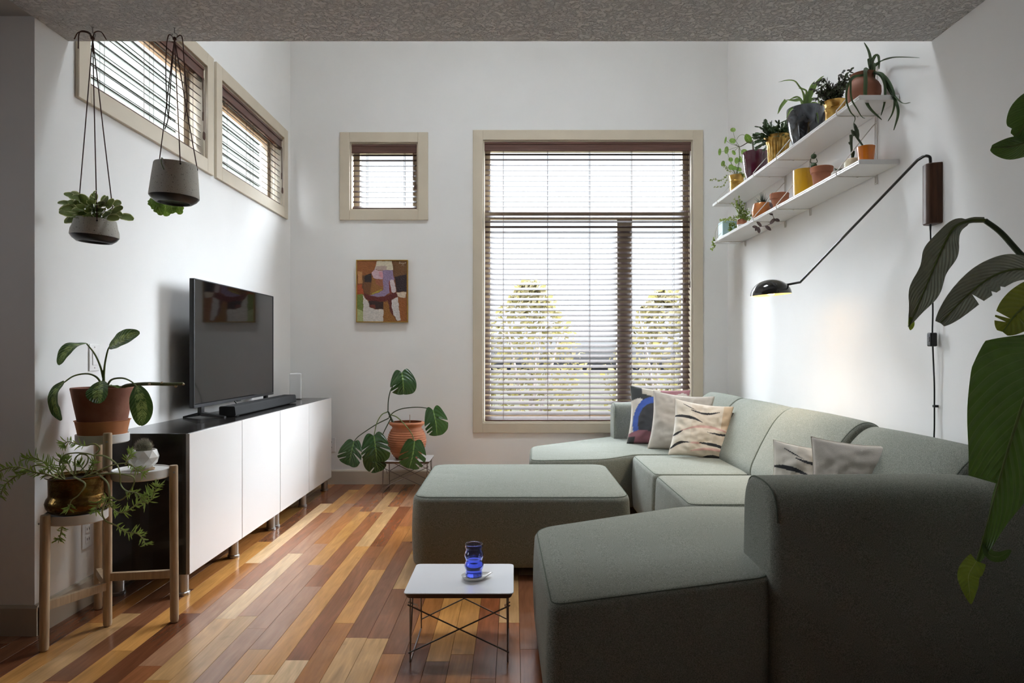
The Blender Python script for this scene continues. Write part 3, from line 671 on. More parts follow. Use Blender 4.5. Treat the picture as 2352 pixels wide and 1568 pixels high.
def pillow(label, c, size, yaw, pitch, roll, T, pat, matx, nn=64, tagside=False, grp=None, seed=1, tagm=None):
    r = size/2; M = Matrix.Translation(Vector(c)) @ Matrix.Rotation(yaw, 4, 'Z') @ Matrix.Rotation(pitch, 4, 'X') @ Matrix.Rotation(roll, 4, 'Y')
    def pt(a, b, s):
        # pillow plane : x right, z up, y thickness (front = -y)
        k = .095; xx = a*(1-k*(1-b*b)*1.0)*r; zz = b*(1-k*(1-a*a)*1.0)*r
        e = max(0, (1-a*a))*max(0, (1-b*b)); th = T/2*e**.42
        wr = mnoise.noise(Vector((a*2.2+seed, b*2.6, seed*3)))*.011+mnoise.noise(Vector((a*5+seed, b*6, seed*5)))*.006
        dist = math.atan2(b, a); wr += .005*math.sin(dist*14+seed)*(max(abs(a), abs(b))**4)*(1 if e > .02 else 0)
        return M @ Vector((xx, s*(th+wr*min(1, e*3)), zz))
    root = thing('throw_pillow', label, 'pillow', (c[0], c[1], c[2]-r), grp)
    mb = MB(); idx = {}
    for s in (-1, 1):
        for i in range(nn+1):
            for j in range(nn+1):
                a = -1+2*i/nn; b = -1+2*j/nn; edge = i in (0, nn) or j in (0, nn)
                if edge and s == 1: idx[(i, j, 1)] = idx[(i, j, -1)]; continue
                mb.v.append(pt(a, b, s)); idx[(i, j, s)] = len(mb.v)-1; mb.col.append(pat((a+1)/2, (b+1)/2, s == 1))
        for i in range(nn):
            for j in range(nn): mb.f.append((idx[(i,j,s)], idx[(i+1,j,s)], idx[(i+1,j+1,s)], idx[(i,j+1,s)])); mb.m.append(0)
    mb.build('cover', matx, root, ang=180)
    mb = MB(); ring = []
    for q in range(4):
        for i in range(20):
            t = -1+2*i/20; a, b = ((t, -1), (1, t), (-t, 1), (-1, -t))[q]; ring.append(pt(a, b, 0))
    mb.tube(ring+[ring[0]], .0022, 5); mb.build('seam', tagm or MATS['pillow_seam'], root)
    if tagside:
        mb = MB(); p0, p1 = pt(1, .78, 0), pt(1, .60, 0); d = (p0-pt(-1, .78, 0)).normalized()*.014; n = (M.to_3x3() @ Vector((0, 1, 0)))*.001
        mb.add([p0+n, p1+n, p1+d+n, p0+d+n, p0-n, p1-n, p1+d-n, p0+d-n], [(0,1,2,3), (7,6,5,4), (0,4,5,1), (1,5,6,2), (2,6,7,3), (3,7,4,0)]); mb.build('brand_tab', M_black, root)
    return root
M_pil = attrmat('printed_pillow_cotton', .9, .12, 300); M_pil2 = attrmat('beige_pillow_linen', .95, .3, 500)
mat('pillow_seam', '#cfc7bb', .9)
D2 = math.radians
pillow('throw pillow with blue, charcoal and dusty pink shapes, behind two others by the window', (1.09, 5.14, .62), .45, D2(-8), D2(-14), D2(4), .13, pat_blob, M_pil, seed=3, tagside=True)
pillow('plain beige linen throw pillow between the two printed ones below the large window', (1.19, 4.86, .605), .43, D2(-14), D2(-16), D2(5), .13, pat_beige, M_pil2, seed=5)
pillow('off-white pillow with black and pink brush strokes, frontmost of three under the large window', (1.24, 4.52, .59), .385, D2(-8), D2(-18), D2(8), .12, pat_stripe, M_pil, seed=7, tagside=True, nn=130)
pillow('brush-stroke printed throw pillow seen above the near armrest, left of the beige one', (1.285, 2.93, .53), .36, D2(-30), D2(-10), D2(4), .12, pat_stripe, M_pil, seed=9, nn=120)
pillow('plain beige throw pillow seen above the near armrest, right of the printed one', (1.405, 2.80, .565), .36, D2(-22), D2(-6), D2(3), .15, pat_beige, M_pil2, seed=12)

# ================================================================== TV CABINETS AND TV
def cabinet(label, y0, y1, grp):
    x0, x1 = XL+.02, -1.487; root = thing('tv_cabinet', label, 'cabinet', ((x0+x1)/2, (y0+y1)/2, 0), grp)
    mb = MB(); mb.rbox((x0, y0, .10), (x1, y1, .74), .0015, 1); mb.build('carcass', M_bbrown, root)
    ym = (y0+y1)/2
    for a, b in ((y0, ym-.0015), (ym+.0015, y1)):
        mb = MB(); mb.rbox((x1+.002, a+.0015, .101), (x1+.017, b-.0015, .739), .0012, 1); d = mb.build('door', M_white, root)
        mb = MB(); mb.box((x1+.001, a+.001, .1008), (x1+.0155, a+.0016, .7393)); mb.build('door_edge', M_alu, d)
    for y in (y0+.035, ym, y1-.035):
        for x in (x1-.03, x0+.045):
            mb = MB(); mb.lathe([(.030, 0), (.031, .004), (.031, .012), (.026, .016), (.025, .10)], (x, y, 0), 24, cap0=True, cap1=True); mb.build('leg', M_alu, root)
    return root
cabinet('long white-fronted black tv cabinet unit nearest the plant stand', 3.095, 4.297, 'tv cabinet units')
cabinet('long white-fronted black tv cabinet unit nearest the far corner', 4.303, 5.505, 'tv cabinet units')
tv = thing('television', 'large flat screen television standing on the white and black cabinet', 'television', (-1.74, 4.3, .74))
Mt = Matrix.Translation(Vector((-1.747, 4.335, 0))) @ Matrix.Rotation(D2(0), 4, 'Z')
def tb(mb, a, b, r=.003): mb.rbox(a, b, r, 2, M=Mt)
h = .614; zb, zt = .803, 1.513
mb = MB(); tb(mb, (-.022, -h, zb), (.0, h, zt)); tb(mb, (-.05, -h*.8, zb+.03), (-.02, h*.8, zb+.4), .01); mb.build('housing', M_black, tv)
mb = MB()
for a, b in (((0, -h, zb), (.006, h, zb+.016)), ((0, -h, zt-.006), (.006, h, zt)), ((0, -h, zb+.016), (.006, -h+.007, zt-.006)), ((0, h-.007, zb+.016), (.006, h, zt-.006))): tb(mb, a, b, .0015)
mb.build('bezel', M_bezel, tv)
mb = MB(); tb(mb, (.0, -h+.0072, zb+.0162), (.003, h-.0072, zt-.0062), .0005); mb.build('screen', M_screen, tv)
for sgn in (-1, 1):
    y = sgn*.50; mb = MB()
    tb(mb, (-.022, y-.02, .765), (.002, y+.02, zb+.01), .005)
    for q, w in ((-1, .12), (1, .17 if sgn < 0 else .065)):
        mb.rings([[Mt @ Vector(p) for p in ((q*.008-.01, y-.022, .752), (q*.008-.01, y+.022, .752), (q*.008-.01, y+.022, .772), (q*.008-.01, y-.022, .772))],
                  [Mt @ Vector(p) for p in ((q*w*.8-.01, y-.014+sgn*-.0, .7405), (q*w*.8-.01, y+.014, .7405), (q*w*.8-.01, y+.012, .749), (q*w*.8-.01, y-.012, .749))]])
    mb.build('foot', M_black, tv, ang=30)
mb = MB(); tb(mb, (-.004, -.03, zb-.006), (.004, .03, zb), .001); mb.build('logo_plate', M_bezel, tv)
mb = MB(); mb.tube(smoothpath([Mt @ Vector(p) for p in ((-.04, -.08, .85), (-.02, -.02, .80), (0, .05, .747), (.03, .15, .746), (-.03, .5, .746), (-.05, .62, .748), (-.03, .75, .746))], 8), .003, 6); mb.build('cable', M_black, tv)
sb = thing('soundbar', 'long black soundbar lying in front of the television', 'soundbar', (-1.60, 4.42, .74))
pr = [(-1.672, .745), (-1.583, .745), (-1.578, .752), (-1.583, .797), (-1.589, .801), (-1.668, .801), (-1.673, .795)]
mb = MB(); mb.rings([[Vector((x, y, z)) for x, z in fillet(pr, .003, 2)] for y in (3.875, 4.955)]); mb.build('body', M_fabricblack, sb, ang=30)
mb = MB()
for y in (3.95, 4.88): mb = MB(); mb.rbox((-1.66, y-.02, .7401), (-1.595, y+.02, .747), .002); mb.build('foot', M_black, sb)
rt = thing('wifi_router', 'tall white box-shaped router on the far end of the cabinet', 'router', (-1.71, 5.37, .74))
Mr = Matrix.Translation(Vector((-1.715, 5.375, 0))) @ Matrix.Rotation(D2(14), 4, 'Z')
mb = MB(); mb.rbox((-.045, -.055, .742), (.045, .055, .945), .010, 3, M=Mr); mb.build('body', M_white, rt)
mb = MB(); mb.rbox((-.038, -.048, .7401), (.038, .048, .744), .001, 1, M=Mr); mb.build('base', M_black, rt)

# ================================================================== WIRE-BASE TABLES
def wire_table():
    root = thing('wire_side_table', '', 'side table', (0, 0, 0), 'low wire-base side tables')
    w, d, zt = .196, .170, .255
    mb = MB(); mats = [M_lam, M_ply]
    def slab(z0, z1, ins, m):
        r0 = fillet([(-w+ins[0], -d+ins[0]), (w-ins[0], -d+ins[0]), (w-ins[0], d-ins[0]), (-w+ins[0], d-ins[0])], .022, 6); r1 = fillet([(-w+ins[1], -d+ins[1]), (w-ins[1], -d+ins[1]), (w-ins[1], d-ins[1]), (-w+ins[1], d-ins[1])], .022, 6)
        mb.rings([[Vector((p.x, p.y, z0)) for p in r0], [Vector((p.x, p.y, z1)) for p in r1]], m=m)
    slab(zt-.020, zt-.0025, (.009, .001), 1); slab(zt-.0025, zt, (0, .0008), 0); mb.build('tabletop', mats, root, ang=30)
    R = .0027
    def rod(*p, r=R):
        mb = MB(); mb.tube([Vector(q) for q in p], r, 8); return mb
    mb = MB(); xw = w-.021; fy = d-.024; zt2 = zt-.02
    for s in (-1, 1):
        for q in (-1, 1):
            mb.tube([Vector((s*(xw-.001), q*(fy+.002), zt2)), Vector((s*(xw-.001), q*(fy+.002), .004))], R, 8)          # uprights
            mb.tube([Vector((s*(xw-.004), q*(fy-.045), zt2)), Vector((s*(xw-.001), q*fy, .05)), Vector((s*(xw-.001), q*(fy+.001), .004))], R, 8)
            mb.tube([Vector((s*(xw+.006), q*(fy-.012), zt2-.024)), Vector((s*(xw-.012), q*(fy*.35), .17)), Vector((s*(xw-.004), q*(-fy*.2), .125))], R*.9, 8) if q < 0 else None
        mb.tube([Vector((s*xw, -fy-.002, .0035)), Vector((s*xw, fy+.002, .0035))], R, 8)                                   # floor runner
    mb.build('side_frame', M_wiresteel, root)
    mb = MB()
    for a_, b_ in (((-xw-.008, -fy-.004, .208), (xw+.004, -fy-.004, .038)), ((xw+.008, -fy-.0095, .208), (-xw-.004, -fy-.0095, .038)), ((-xw, fy, .125), (.0, fy*.35, zt2)), ((xw, fy, .125), (-.006, fy*.35, zt2)), ((-xw, fy, .208), (xw, fy, .038)), ((xw, fy+.006, .208), (-xw, fy+.006, .038))):
        rod(a_, b_).build('cross_brace', M_wiresteel, root)
    return root
M_lam = mat('white_laminate', '#e9eaee', .3, coat=.2); M_ply = mat('plywood_edge', '#5a4536', .6, var=.15, vscale=30, stretch=(1, 1, 30)); M_wiresteel = mat('bronze_steel_wire', '#7a706a', .3, metal=.95)
t1 = wire_table(); t1.location = (-.196, 2.587, 0); tag(t1, 'low white-topped wire-base table holding the blue glass, nearest the camera')
t2 = copy_tree(t1); t2.location = (-.855, 5.505, 0); tag(t2, 'low white-topped wire-base table under the ribbed terracotta planter')
# saucer and glass
M_cer = mat('white_glazed_ceramic', '#e6e4e0', .25, coat=.3)
mb = MB(); cx, cy = -.150, 2.575
def sauc(k, z, tip): 
    out = []
    for j in range(40):
        a = 2*PI*j/40; r = .048*k; e = 0
        da = (a-.35+PI) % (2*PI)-PI
        e = tip*max(0, 1-abs(da)/.75)**2*.03
        out.append(Vector((cx+(r+e)*math.cos(a), cy+(r+e)*math.sin(a)*.92, z+e*.12)))
    return out
mb.rings([sauc(.60, .2552, 0), sauc(.82, .258, .4), sauc(1, .2685, 1), sauc(.96, .2695, 1), sauc(.80, .262, .4), sauc(.58, .2595, 0), sauc(.1, .2592, 0)], cap1=True)
single(mb, 'saucer', M_cer, 'small white saucer with a pointed lip under the blue glass', 'saucer', ang=60)
M_blue = mat('cobalt_glass', '#b9c3ff', .02, trans=1, ior=1.45, spec=.6)
M_water = mat('blue_tinted_water', '#a9b9ff', .0, trans=1, ior=1.33)
gl_ = thing('drinking_glass', 'cobalt blue ribbed drinking glass standing on the saucer', 'glass', (cx, cy, .26))
out = []; inn = []
for i in range(25):
    z = .2605+.127*i/24; t = i/24; r = .0295+.0045*min(1, t*6)+.0028*math.sin(t*2*PI*3.2+.6)*(.3+.7*min(1, t*5)) if t < .92 else .0335
    out.append((r, z)); inn.append((r-.0028, max(z, .267)))
prof = [(.001, .2605), (.022, .2602)]+out+[(.0322, .3885)]+inn[::-1]+[(.02, .2665), (.001, .2665)]
mb = MB(); mb.lathe(prof, (cx, cy, 0), 48); mb.build('tumbler', M_blue, gl_, ang=180)
wat = [(r-.0003, z) for r, z in inn if z < .333 and z > .2668]
mb = MB(); mb.lathe([(.001, .2668), (.02, .2668)]+wat+[(wat[-1][0], .3335), (.001, .3335)], (cx, cy, 0), 48); mb.build('water', M_water, gl_, ang=60)

# ================================================================== PLANT STAND
st = thing('plant_stand', 'three-tier plant stand with round white trays and pale wooden legs', 'plant stand', (-1.65, 2.76, 0))
LG = {'a': ((-1.745, 2.535), .505), 'b': ((-1.645, 2.765), .782), 'c': ((-1.795, 2.948), .782), 'd': ((-1.394, 2.805), .645)}
for k, ((x, y), zt) in LG.items():
    mb = MB(); lean = {'a': (.012, 0), 'd': (-.006, 0)}.get(k, (0, 0))
    prof = [(.008, 0), (.014, .003), (.0165, .012), (.0165, zt-.004), (.0145, zt), (.002, zt+.0005)]
    rs = []
    for r, z in prof: rs.append([Vector((x+lean[0]*z+r*math.cos(2*PI*j/24), y+r*math.sin(2*PI*j/24), z)) for j in range(24)])
    mb.rings(rs); mb.build('leg', M_beech, st)
def vec2(k, z=0): return Vector((LG[k][0][0], LG[k][0][1], z))
for a, b, z in (('a', 'b', .165), ('b', 'd', .20), ('b', 'c', .165)):
    mb = MB(); p, q = vec2(a, z), vec2(b, z); d = (q-p).normalized(); s = Vector((-d.y, d.x, 0))*.010; u = Vector((0, 0, .0155))
    p = p+d*.012; q = q-d*.012
    mb.rings([[p-s-u, p+s-u, p+s+u, p-s+u], [q-s-u, q+s-u, q+s+u, q-s+u]]); mb.build('stretcher', M_beech, st, ang=30)
TR = {}
for nm, a, b, z in (('top', 'b', 'c', .765), ('mid', 'b', 'd', .630), ('low', 'a', 'b', .490)):
    c = (vec2(a)+vec2(b))/2; R = (vec2(a)-vec2(b)).length/2-.019; TR[nm] = (c.x, c.y, z)
    if nm != 'top': R = (vec2(a)-vec2(b)).length/2-.020
    mb = MB(); mb.lathe([(.001, z-.032), (R-.004, z-.032), (R, z-.028), (R, z+.004), (R-.0025, z+.005), (R-.004, z+.003), (R-.005, z-.001), (.001, z-.001)], (c.x, c.y, 0), 48)
    mb.build('tray', M_whitem, st, ang=35)
    for e in (a, b):
        p = vec2(e, z-.012); d = (p-Vector((c.x, c.y, z-.012))).normalized(); mb = MB(); mb.tube([p-d*.026, p-d*.014], .010, 12); mb.build('bracket', M_whitem, st)
for k, z in (('b', .748), ('a', .475), ('d', .618)):
    p = vec2(k, z); d = Vector((.35, -1, 0)).normalized() if k != 'a' else Vector((-.55, -.8, 0)).normalized(); mb = MB(); mb.tube([p+d*.0150, p+d*.0180], [.0045, .004], 12); mb.build('screw', M_alu, st)

# ================================================================== PAINTING
pw = (-1.3175, -.8860, 1.358, 1.8800)
pt_ = thing('framed_painting', 'abstract painting in brown, white and lilac in a thin gilt frame', 'painting', (-1.10, 5.70, 1.36))
M_gilt = mat('gilt_frame', '#a8822f', .4, metal=.5, var=.15, vscale=30)
mb = MB(); x0, x1, z0, z1 = pw; yb, yf = YF-.001, YF-.034; w_ = .007
mb.rbox((x0, yf, z0), (x0+w_, yb, z1), .001, 1); mb.rbox((x1-w_, yf, z0), (x1, yb, z1), .001, 1); mb.rbox((x0+w_, yf, z0), (x1-w_, yb, z0+w_), .001, 1); mb.rbox((x0+w_, yf, z1-w_), (x1-w_, yb, z1), .001, 1)
mb.build('frame', M_gilt, pt_, smooth=False)
SHP = [('#7a4620', [(165,140),(1190,140),(1190,1400),(165,1400)]), ('#8a5020', [(165,140),(570,140),(500,420),(330,470),(165,380)]), ('#b07a4a', [(195,370),(285,370),(290,620),(200,625)]), ('#a04a20', [(165,640),(300,640),(330,830),(165,830)]),
       ('#6f7d38', [(165,830),(300,830),(300,1200),(165,1100)]), ('#a3a873', [(165,1100),(300,1180),(300,1400),(165,1400)]), ('#63401f', [(290,450),(330,450),(480,600),(490,830),(330,830),(290,700)]), ('#6b4622', [(860,140),(1190,140),(1190,440),(960,480),(900,460)]),
       ('#6e4420', [(330,580),(500,560),(560,700),(430,830),(310,790)]), ('#2a1c1c', [(330,465),(465,410),(460,590),(330,590)]), ('#8a5c28', [(470,480),(560,560),(690,640),(690,740),(440,820),(470,600)]), ('#94573b', [(545,530),(700,530),(710,690),(560,630)]),
       ('#cfc6ae', [(575,165),(860,165),(890,350),(680,340),(520,340)]), ('#b09a8f', [(560,265),(770,265),(760,350),(525,340)]), ('#c3a3ae', [(465,400),(520,345),(690,355),(692,530),(600,530),(500,500)]), ('#c98f98', [(610,370),(688,375),(690,520),(615,480)]),
       ('#8b7896', [(690,350),(880,350),(915,540),(825,560),(830,800),(700,870),(560,890),(440,850),(600,800),(700,740)]), ('#a08c2e', [(450,830),(640,735),(680,745),(600,790),(500,835)]), ('#7a2a20', [(800,550),(860,560),(850,820),(820,820)]), ('#cbbcbc', [(820,560),(860,530),(905,545),(950,770),(905,810),(860,790)]),
       ('#29171a', [(915,480),(1150,435),(1150,780),(960,780)]), ('#cbb9a4', [(960,790),(1150,785),(1130,900),(1040,905),(975,870)]), ('#5f1e18', [(310,800),(440,850),(600,895),(820,830),(955,790),(975,870),(860,940),(700,975),(450,960),(360,930)]),
       ('#c9c2bb', [(305,840),(330,900),(400,960),(430,1090),(530,1130),(700,1140),(690,1400),(300,1400)]), ('#321c1a', [(455,950),(720,985),(700,1140),(540,1120),(430,1080),(410,960)]), ('#6b2e22', [(440,1040),(540,1050),(545,1115),(430,1080)]), ('#8a5a22', [(700,990),(800,970),(860,1200),(950,1370),(700,1370)]),
       ('#5c2219', [(790,950),(860,940),(860,1080),(910,1270),(830,1180)]), ('#c7c0bd', [(860,950),(980,880),(1000,1100),(1035,1350),(970,1365),(900,1240),(860,1080)]), ('#8f5424', [(980,890),(1150,910),(1150,1370),(1040,1370)])]
def inpoly(x, y, pl):
    c = False; j = len(pl)-1
    for i in range(len(pl)):
        xi, yi = pl[i]; xj, yj = pl[j]
        if (yi > y) != (yj > y) and x < (xj-xi)*(y-yi)/(yj-yi)+xi: c = not c
        j = i
    return c
mb = MB(); nx, nz = 170, 205
for j in range(nz+1):
    for i in range(nx+1):
        a, b_ = i/nx, j/nz; px_, py_ = 185+975*a, 1375-1215*b_
        qx = px_+14*mnoise.noise(Vector((px_*.012, py_*.012, 3)))+6*mnoise.noise(Vector((px_*.06, py_*.06, 7))); qy = py_+14*mnoise.noise(Vector((px_*.012, py_*.012, 9)))+6*mnoise.noise(Vector((px_*.06, py_*.06, 5)))
        c = '#7a4620'
        for col, pl in SHP:
            if inpoly(qx, qy, pl): c = col
        k = 1+.22*mnoise.noise(Vector((px_*.02, py_*.05, 2)))+.14*mnoise.noise(Vector((px_*.15, py_*.08, 4)))
        mb.v.append(Vector((x0+w_+(x1-x0-2*w_)*a, YF-.029-.0012*mnoise.noise(Vector((px_*.05, py_*.05, 2))), z0+w_+(z1-z0-2*w_)*b_))); mb.col.append([max(0, q*k) for q in lin(c)])
for j in range(nz):
    for i in range(nx): q = j*(nx+1)+i; mb.f.append((q, q+1, q+nx+2, q+nx+1)); mb.m.append(0)
mb.build('canvas', attrmat('oil_paint', .55, .5, 90), pt_, ang=180)
mb = MB(); S = lambda x, y: Vector((x0+w_+(x1-x0-2*w_)*(x-185)/975, YF-.0315, z0+w_+(z1-z0-2*w_)*(1375-y)/1215))
for sk in ([(1005,220),(1018,180),(1024,190),(1012,225),(1030,205),(1042,205),(1040,222)], [(1045,222),(1055,205),(1062,222),(1066,205),(1078,218),(1084,203)], [(1088,205),(1082,235),(1078,245),(1100,205),(1105,222),(1115,205)], [(1118,205),(1128,195),(1125,218),(1145,190)], [(1060,262),(1072,240)], [(1090,268),(1098,248)]):
    mb.tube(smoothpath([S(*q) for q in sk], 3), .0009, 5)
mb.build('signature', mat('signature_paint', '#c9bfae', .6), pt_)

# ================================================================== WALL LAMP
M_lamp = mat('gloss_black_enamel', '#0d0c0c', .12, coat=.6); M_lampin = mat('white_enamel_inside', '#efe2c0', .5)
lamp = thing('swing_arm_wall_lamp', 'black swing-arm wall lamp with dome shade and walnut wall block', 'wall lamp', (1.73, 2.84, 1.64))
xw_ = RW(2.84)
mb = MB(); pr = fillet([(xw_-.001, 2.80), (xw_-.001, 2.88), (xw_-.048, 2.872), (xw_-.053, 2.82)], [.002, .002, .02, .02], 5)
mb.rings([[Vector((p.x, p.y, z)) for p in offset_poly([tuple(q) for q in pr], i)] for z, i in ((1.640, .003), (1.643, 0), (1.888, 0), (1.891, .003))]); mb.build('wall_block', M_wood, lamp, ang=30)
pts = [(xw_-.028, 2.84, 1.88), (xw_-.028, 2.84, 1.905), (xw_-.030, 2.843, 1.922), (xw_-.040, 2.86, 1.930), (xw_-.055, 2.885, 1.920)]
A1 = P(1838, 648, 3.64); mb = MB(); mb.tube(smoothpath([Vector(p) for p in pts], 5)+[A1], .0062, 12); 
SH = Vector((1.405, 3.73, 1.452)); A2 = SH+Vector((.075, -.03, .022)); mb.tube([A1, A2], .0062, 12); mb.build('arm', M_lamp, lamp)
mb = MB(); mb.tube([A2, A2+(SH+Vector((.055,-.02,.02))-A2)*1.5], .0085, 12); mb.build('shade_collar', M_alu, lamp)
Rm = Matrix.Rotation(D2(-4), 4, 'Y'); R0 = .107; prof = []
for i in range(17): a = i/16*PI/2; prof.append((R0*math.cos(a)+.0001, .083*math.sin(a)))
mb = MB(); mb.lathe(prof, SH-Vector((0, 0, .030)), 56, M=Rm); sh_ = mb.build('shade', M_lamp, lamp, ang=180)
mb = MB(); mb.lathe([(R0, 0), (R0-.002, -.001)]+[(r*.97, z*.96-.0005) for r, z in prof], SH-Vector((0, 0, .030)), 56, M=Rm); mb.build('shade_lining', M_lampin, sh_, ang=180)
M_bulb = mat('warm_bulb', '#fff0cf', .3, emit='#ffcf80', estr=14)
mb = MB(); mb.lathe([(.0005, -.03), (.016, -.026), (.026, -.012), (.028, 0), (.024, .014), (.014, .028), (.012, .045)], SH+Vector((0, 0, -.004)), 24, cap1=True); mb.build('bulb', M_bulb, lamp)
ld = bpy.data.lights.new('lamp_light', 'SPOT'); ld.energy = 13; ld.color = (1, .82, .62); ld.shadow_soft_size = .02; ld.spot_size = D2(165); ld.spot_blend = 1.0
lo = bpy.data.objects.new('lamp_light', ld); COL.objects.link(lo); lo.location = SH+Vector((0, 0, -.038)); lo.rotation_euler = (0, D2(28), 0)
mb = MB(); xc = xw_-.028
mb.tube([Vector((xc, 2.84, 1.642)), Vector((xc, 2.84, 1.615))], [.005, .0035], 8)
mb.tube(smoothpath([Vector(p) for p in ((xc, 2.84, 1.62), (xc+.002, 2.838, 1.5), (xc+.008, 2.837, 1.3), (xc+.005, 2.835, 1.19), (xc+.008, 2.835, 1.10), (xc+.013, 2.835, .98), (xw_-.014, 2.836, .885), (xw_-.014, 2.836, .80), (xw_-.018, 2.832, .70), (xw_-.016, 2.83, .3), (xw_-.02, 2.83, .05))], 6), .0032, 8); mb.build('cord', M_black, lamp)
mb = MB(); mb.rbox((xc-.010, 2.822, 1.133), (xc+.019, 2.850, 1.190), .005, 3); sw = mb.build('cord_switch', M_black, lamp)
mb = MB(); mb.rbox((xc-.0115, 2.830, 1.152), (xc-.009, 2.842, 1.172), .001, 1); mb.build('rocker', M_bezel, sw)
mb = MB(); mb.rbox((xw_-.019, 2.829, .880), (xw_, 2.843, .890), .002, 2); mb.build('cable_clip', M_black, lamp)

# ================================================================== SHELVES
def shelf(label, y0, y1, z):
    xa = 1.578; mb = MB(); pr = lambda y: [(xa+.003, z), (RW(y)-.003, z), (RW(y)-.003, z+.022), (xa+.003, z+.022), (xa, z+.018), (xa, z+.0135), (xa+.002, z+.011), (xa, z+.0085), (xa, z+.004)]
    mb.rings([[Vector((x, y, zz)) for x, zz in pr(y)] for y in (y0, y1)])
    return single(mb, 'wall_shelf', M_white, label, 'shelf', 'white wall shelves', smooth=False)
ZU, ZW = 2.262, 1.968
shelf('white upper wall shelf board holding the three pots nearest the lamp', 3.12, 4.268, ZU); shelf('white upper wall shelf board nearest the window, with the maroon pot', 4.272, 5.42, ZU)
shelf('white lower wall shelf board holding the orange and yellow pots', 3.12, 4.268, ZW); shelf('white lower wall shelf board nearest the window, with the pale blue pot', 4.272, 5.42, ZW)
LBL = ['nearest the lamp', 'behind the marbled dark pot', 'beside the maroon pot', 'nearest the window']
for k, y in enumerate((3.32, 4.08, 4.47, 5.27)):
    root = thing('shelf_bracket', 'white steel wire bracket ladder holding the shelves, '+LBL[k], 'shelf bracket', (RW(y)-.01, y, 1.93), 'wire shelf brackets')
    xb = RW(y)-.006; r = .0026
    mb = MB()
    for dy in (-.008, .008): mb.tube([Vector((xb, y+dy, 1.925)), Vector((xb, y+dy, 2.515))], r, 7)
    mb.tube([Vector((xb, y-.008, 1.927)), Vector((xb, y+.008, 1.927))], r, 7); mb.tube([Vector((xb, y-.008, 2.513)), Vector((xb, y+.008, 2.513))], r, 7)
    mb.build('upright', M_wire, root)
    for z in (ZU, ZW):
        mb = MB(); xa = 1.572
        mb.tube(smoothpath([Vector(p) for p in ((xb, y, z-.006), (1.70, y, z-.006), (1.60, y, z-.006), (xa+.004, y, z-.005), (xa-.003, y, z+.004), (xa-.003, y, z+.020), (xa+.006, y, z+.030), (xa+.03, y, z+.060), (xb-.02, y, z+.235), (xb, y, z+.25))], 3), r, 7)
        mb.tube([Vector((1.672, y, z-.006)), Vector((1.672, y, z-.012))], .004, 8)
        mb.tube([Vector((xb-.004, y, z-.006)), Vector((xb-.004, y, z-.030)), Vector((xb, y, z-.034))], r, 7)
        mb.build('shelf_hanger', M_wire, root)
# ================================================================== PLANTS
R = random.Random(5)
def rv(s=1, r=R): return Vector((r.gauss(0, s), r.gauss(0, s), r.gauss(0, s)))
def sprig(mb, p, d, up, L_, w_, nu=1, nv=5, fold=.2, droop=0, prof=None, slant=0):
    d = d.normalized(); q = p+d*L_*.5+Vector((0, 0, -droop*L_*.25)); e = p+d*L_+Vector((0, 0, -droop*L_))
    leaf(mb, [p, q, e], w_, up, prof or (lambda v: max(.02, math.sin(PI*min(1, .04+v*.95))**.8)), fold, slant, 0, nu, nv)
def part_tube(name, pts, r, m, parent, n=8, sm=6):
    mb = MB(); pp = smoothpath(pts, sm)
    if isinstance(r, tuple): rr = [r[0]+(r[1]-r[0])*i/(len(pp)-1) for i in range(len(pp))]
    else: rr = r
    mb.tube(pp, rr, n); return mb.build(name, m, parent)
def pot(parent, c, prof, m, name='pot', n=44, soil=None, wall=.006, ang=35):
    "prof: outer (r, z) from base to rim, z relative to c"
    inn = [(max(.002, r-wall), z) for r, z in prof[::-1] if z > prof[0][1]+.01 or True]
    zb = prof[0][1]+wall
    inn = [(r, max(z, zb)) for r, z in inn]
    mb = MB(); mb.lathe([(.001, prof[0][1])]+prof+inn+[(.001, zb)], c, n); o = mb.build(name, m, parent, ang=ang)
    if soil:
        r_, z_ = soil; mb = MB()
        mb.lathe([(.001, z_+.004), (r_*.5, z_+.003), (r_, z_)], c, 24); mb.build('soil', M_soil, parent)
    return o
ov = lambda v: max(.03, math.sin(PI*min(1, .03+v*.96))**.6)
# ---------------------------------------------------------------- dumb cane in terracotta
L_cane = leafmat('dumb_cane_leaf', '#2f4f1e', vein='#7f9a55', blotch='#8fa860', veins=9, slope=1.8, rough=.3, transl=.18, vstr=.25)
cx, cy, cz = TR['top']; root = thing('potted_dumb_cane', 'dumb cane with speckled leaves in a terracotta pot on the highest tray', 'potted plant', (cx, cy, cz))
pot(root, (cx, cy, cz), [(.088, 0), (.090, .003), (.101, .058), (.105, .061)], M_saucer, 'saucer', wall=.007)
pot(root, (cx, cy, cz), [(.080, .010), (.084, .014), (.112, .165), (.117, .192), (.116, .197)], M_terra2, soil=(.108, .175), wall=.008)
part_tube('stem', PS([(238, 905), (238, 880), (238, 850)], cy), (.007, .005), M_stem, root)
part_tube('cane', PS([(270, 905, cy-.01), (284, 888, cy-.03), (310, 883, cy-.06), (345, 881, cy-.08), (385, 882, cy-.09), (421, 881, cy-.09)]), (.0085, .0062), mat('knobbly_cane', '#565a33', .6, var=.3, vscale=60), root)
for q in ((421, 882), (372, 879), (343, 882), (404, 887)):
    mb = MB(); c = P(q[0], q[1], cy-.09); mb.lathe([(.0005, -.005), (.005, -.003), (.0065, 0), (.004, .004), (.0005, .005)], c, 8); mb.build('bud', mat('pale_bud', '#b9a98a', .7) if 'pale_bud' not in MATS else MATS['pale_bud'], root)
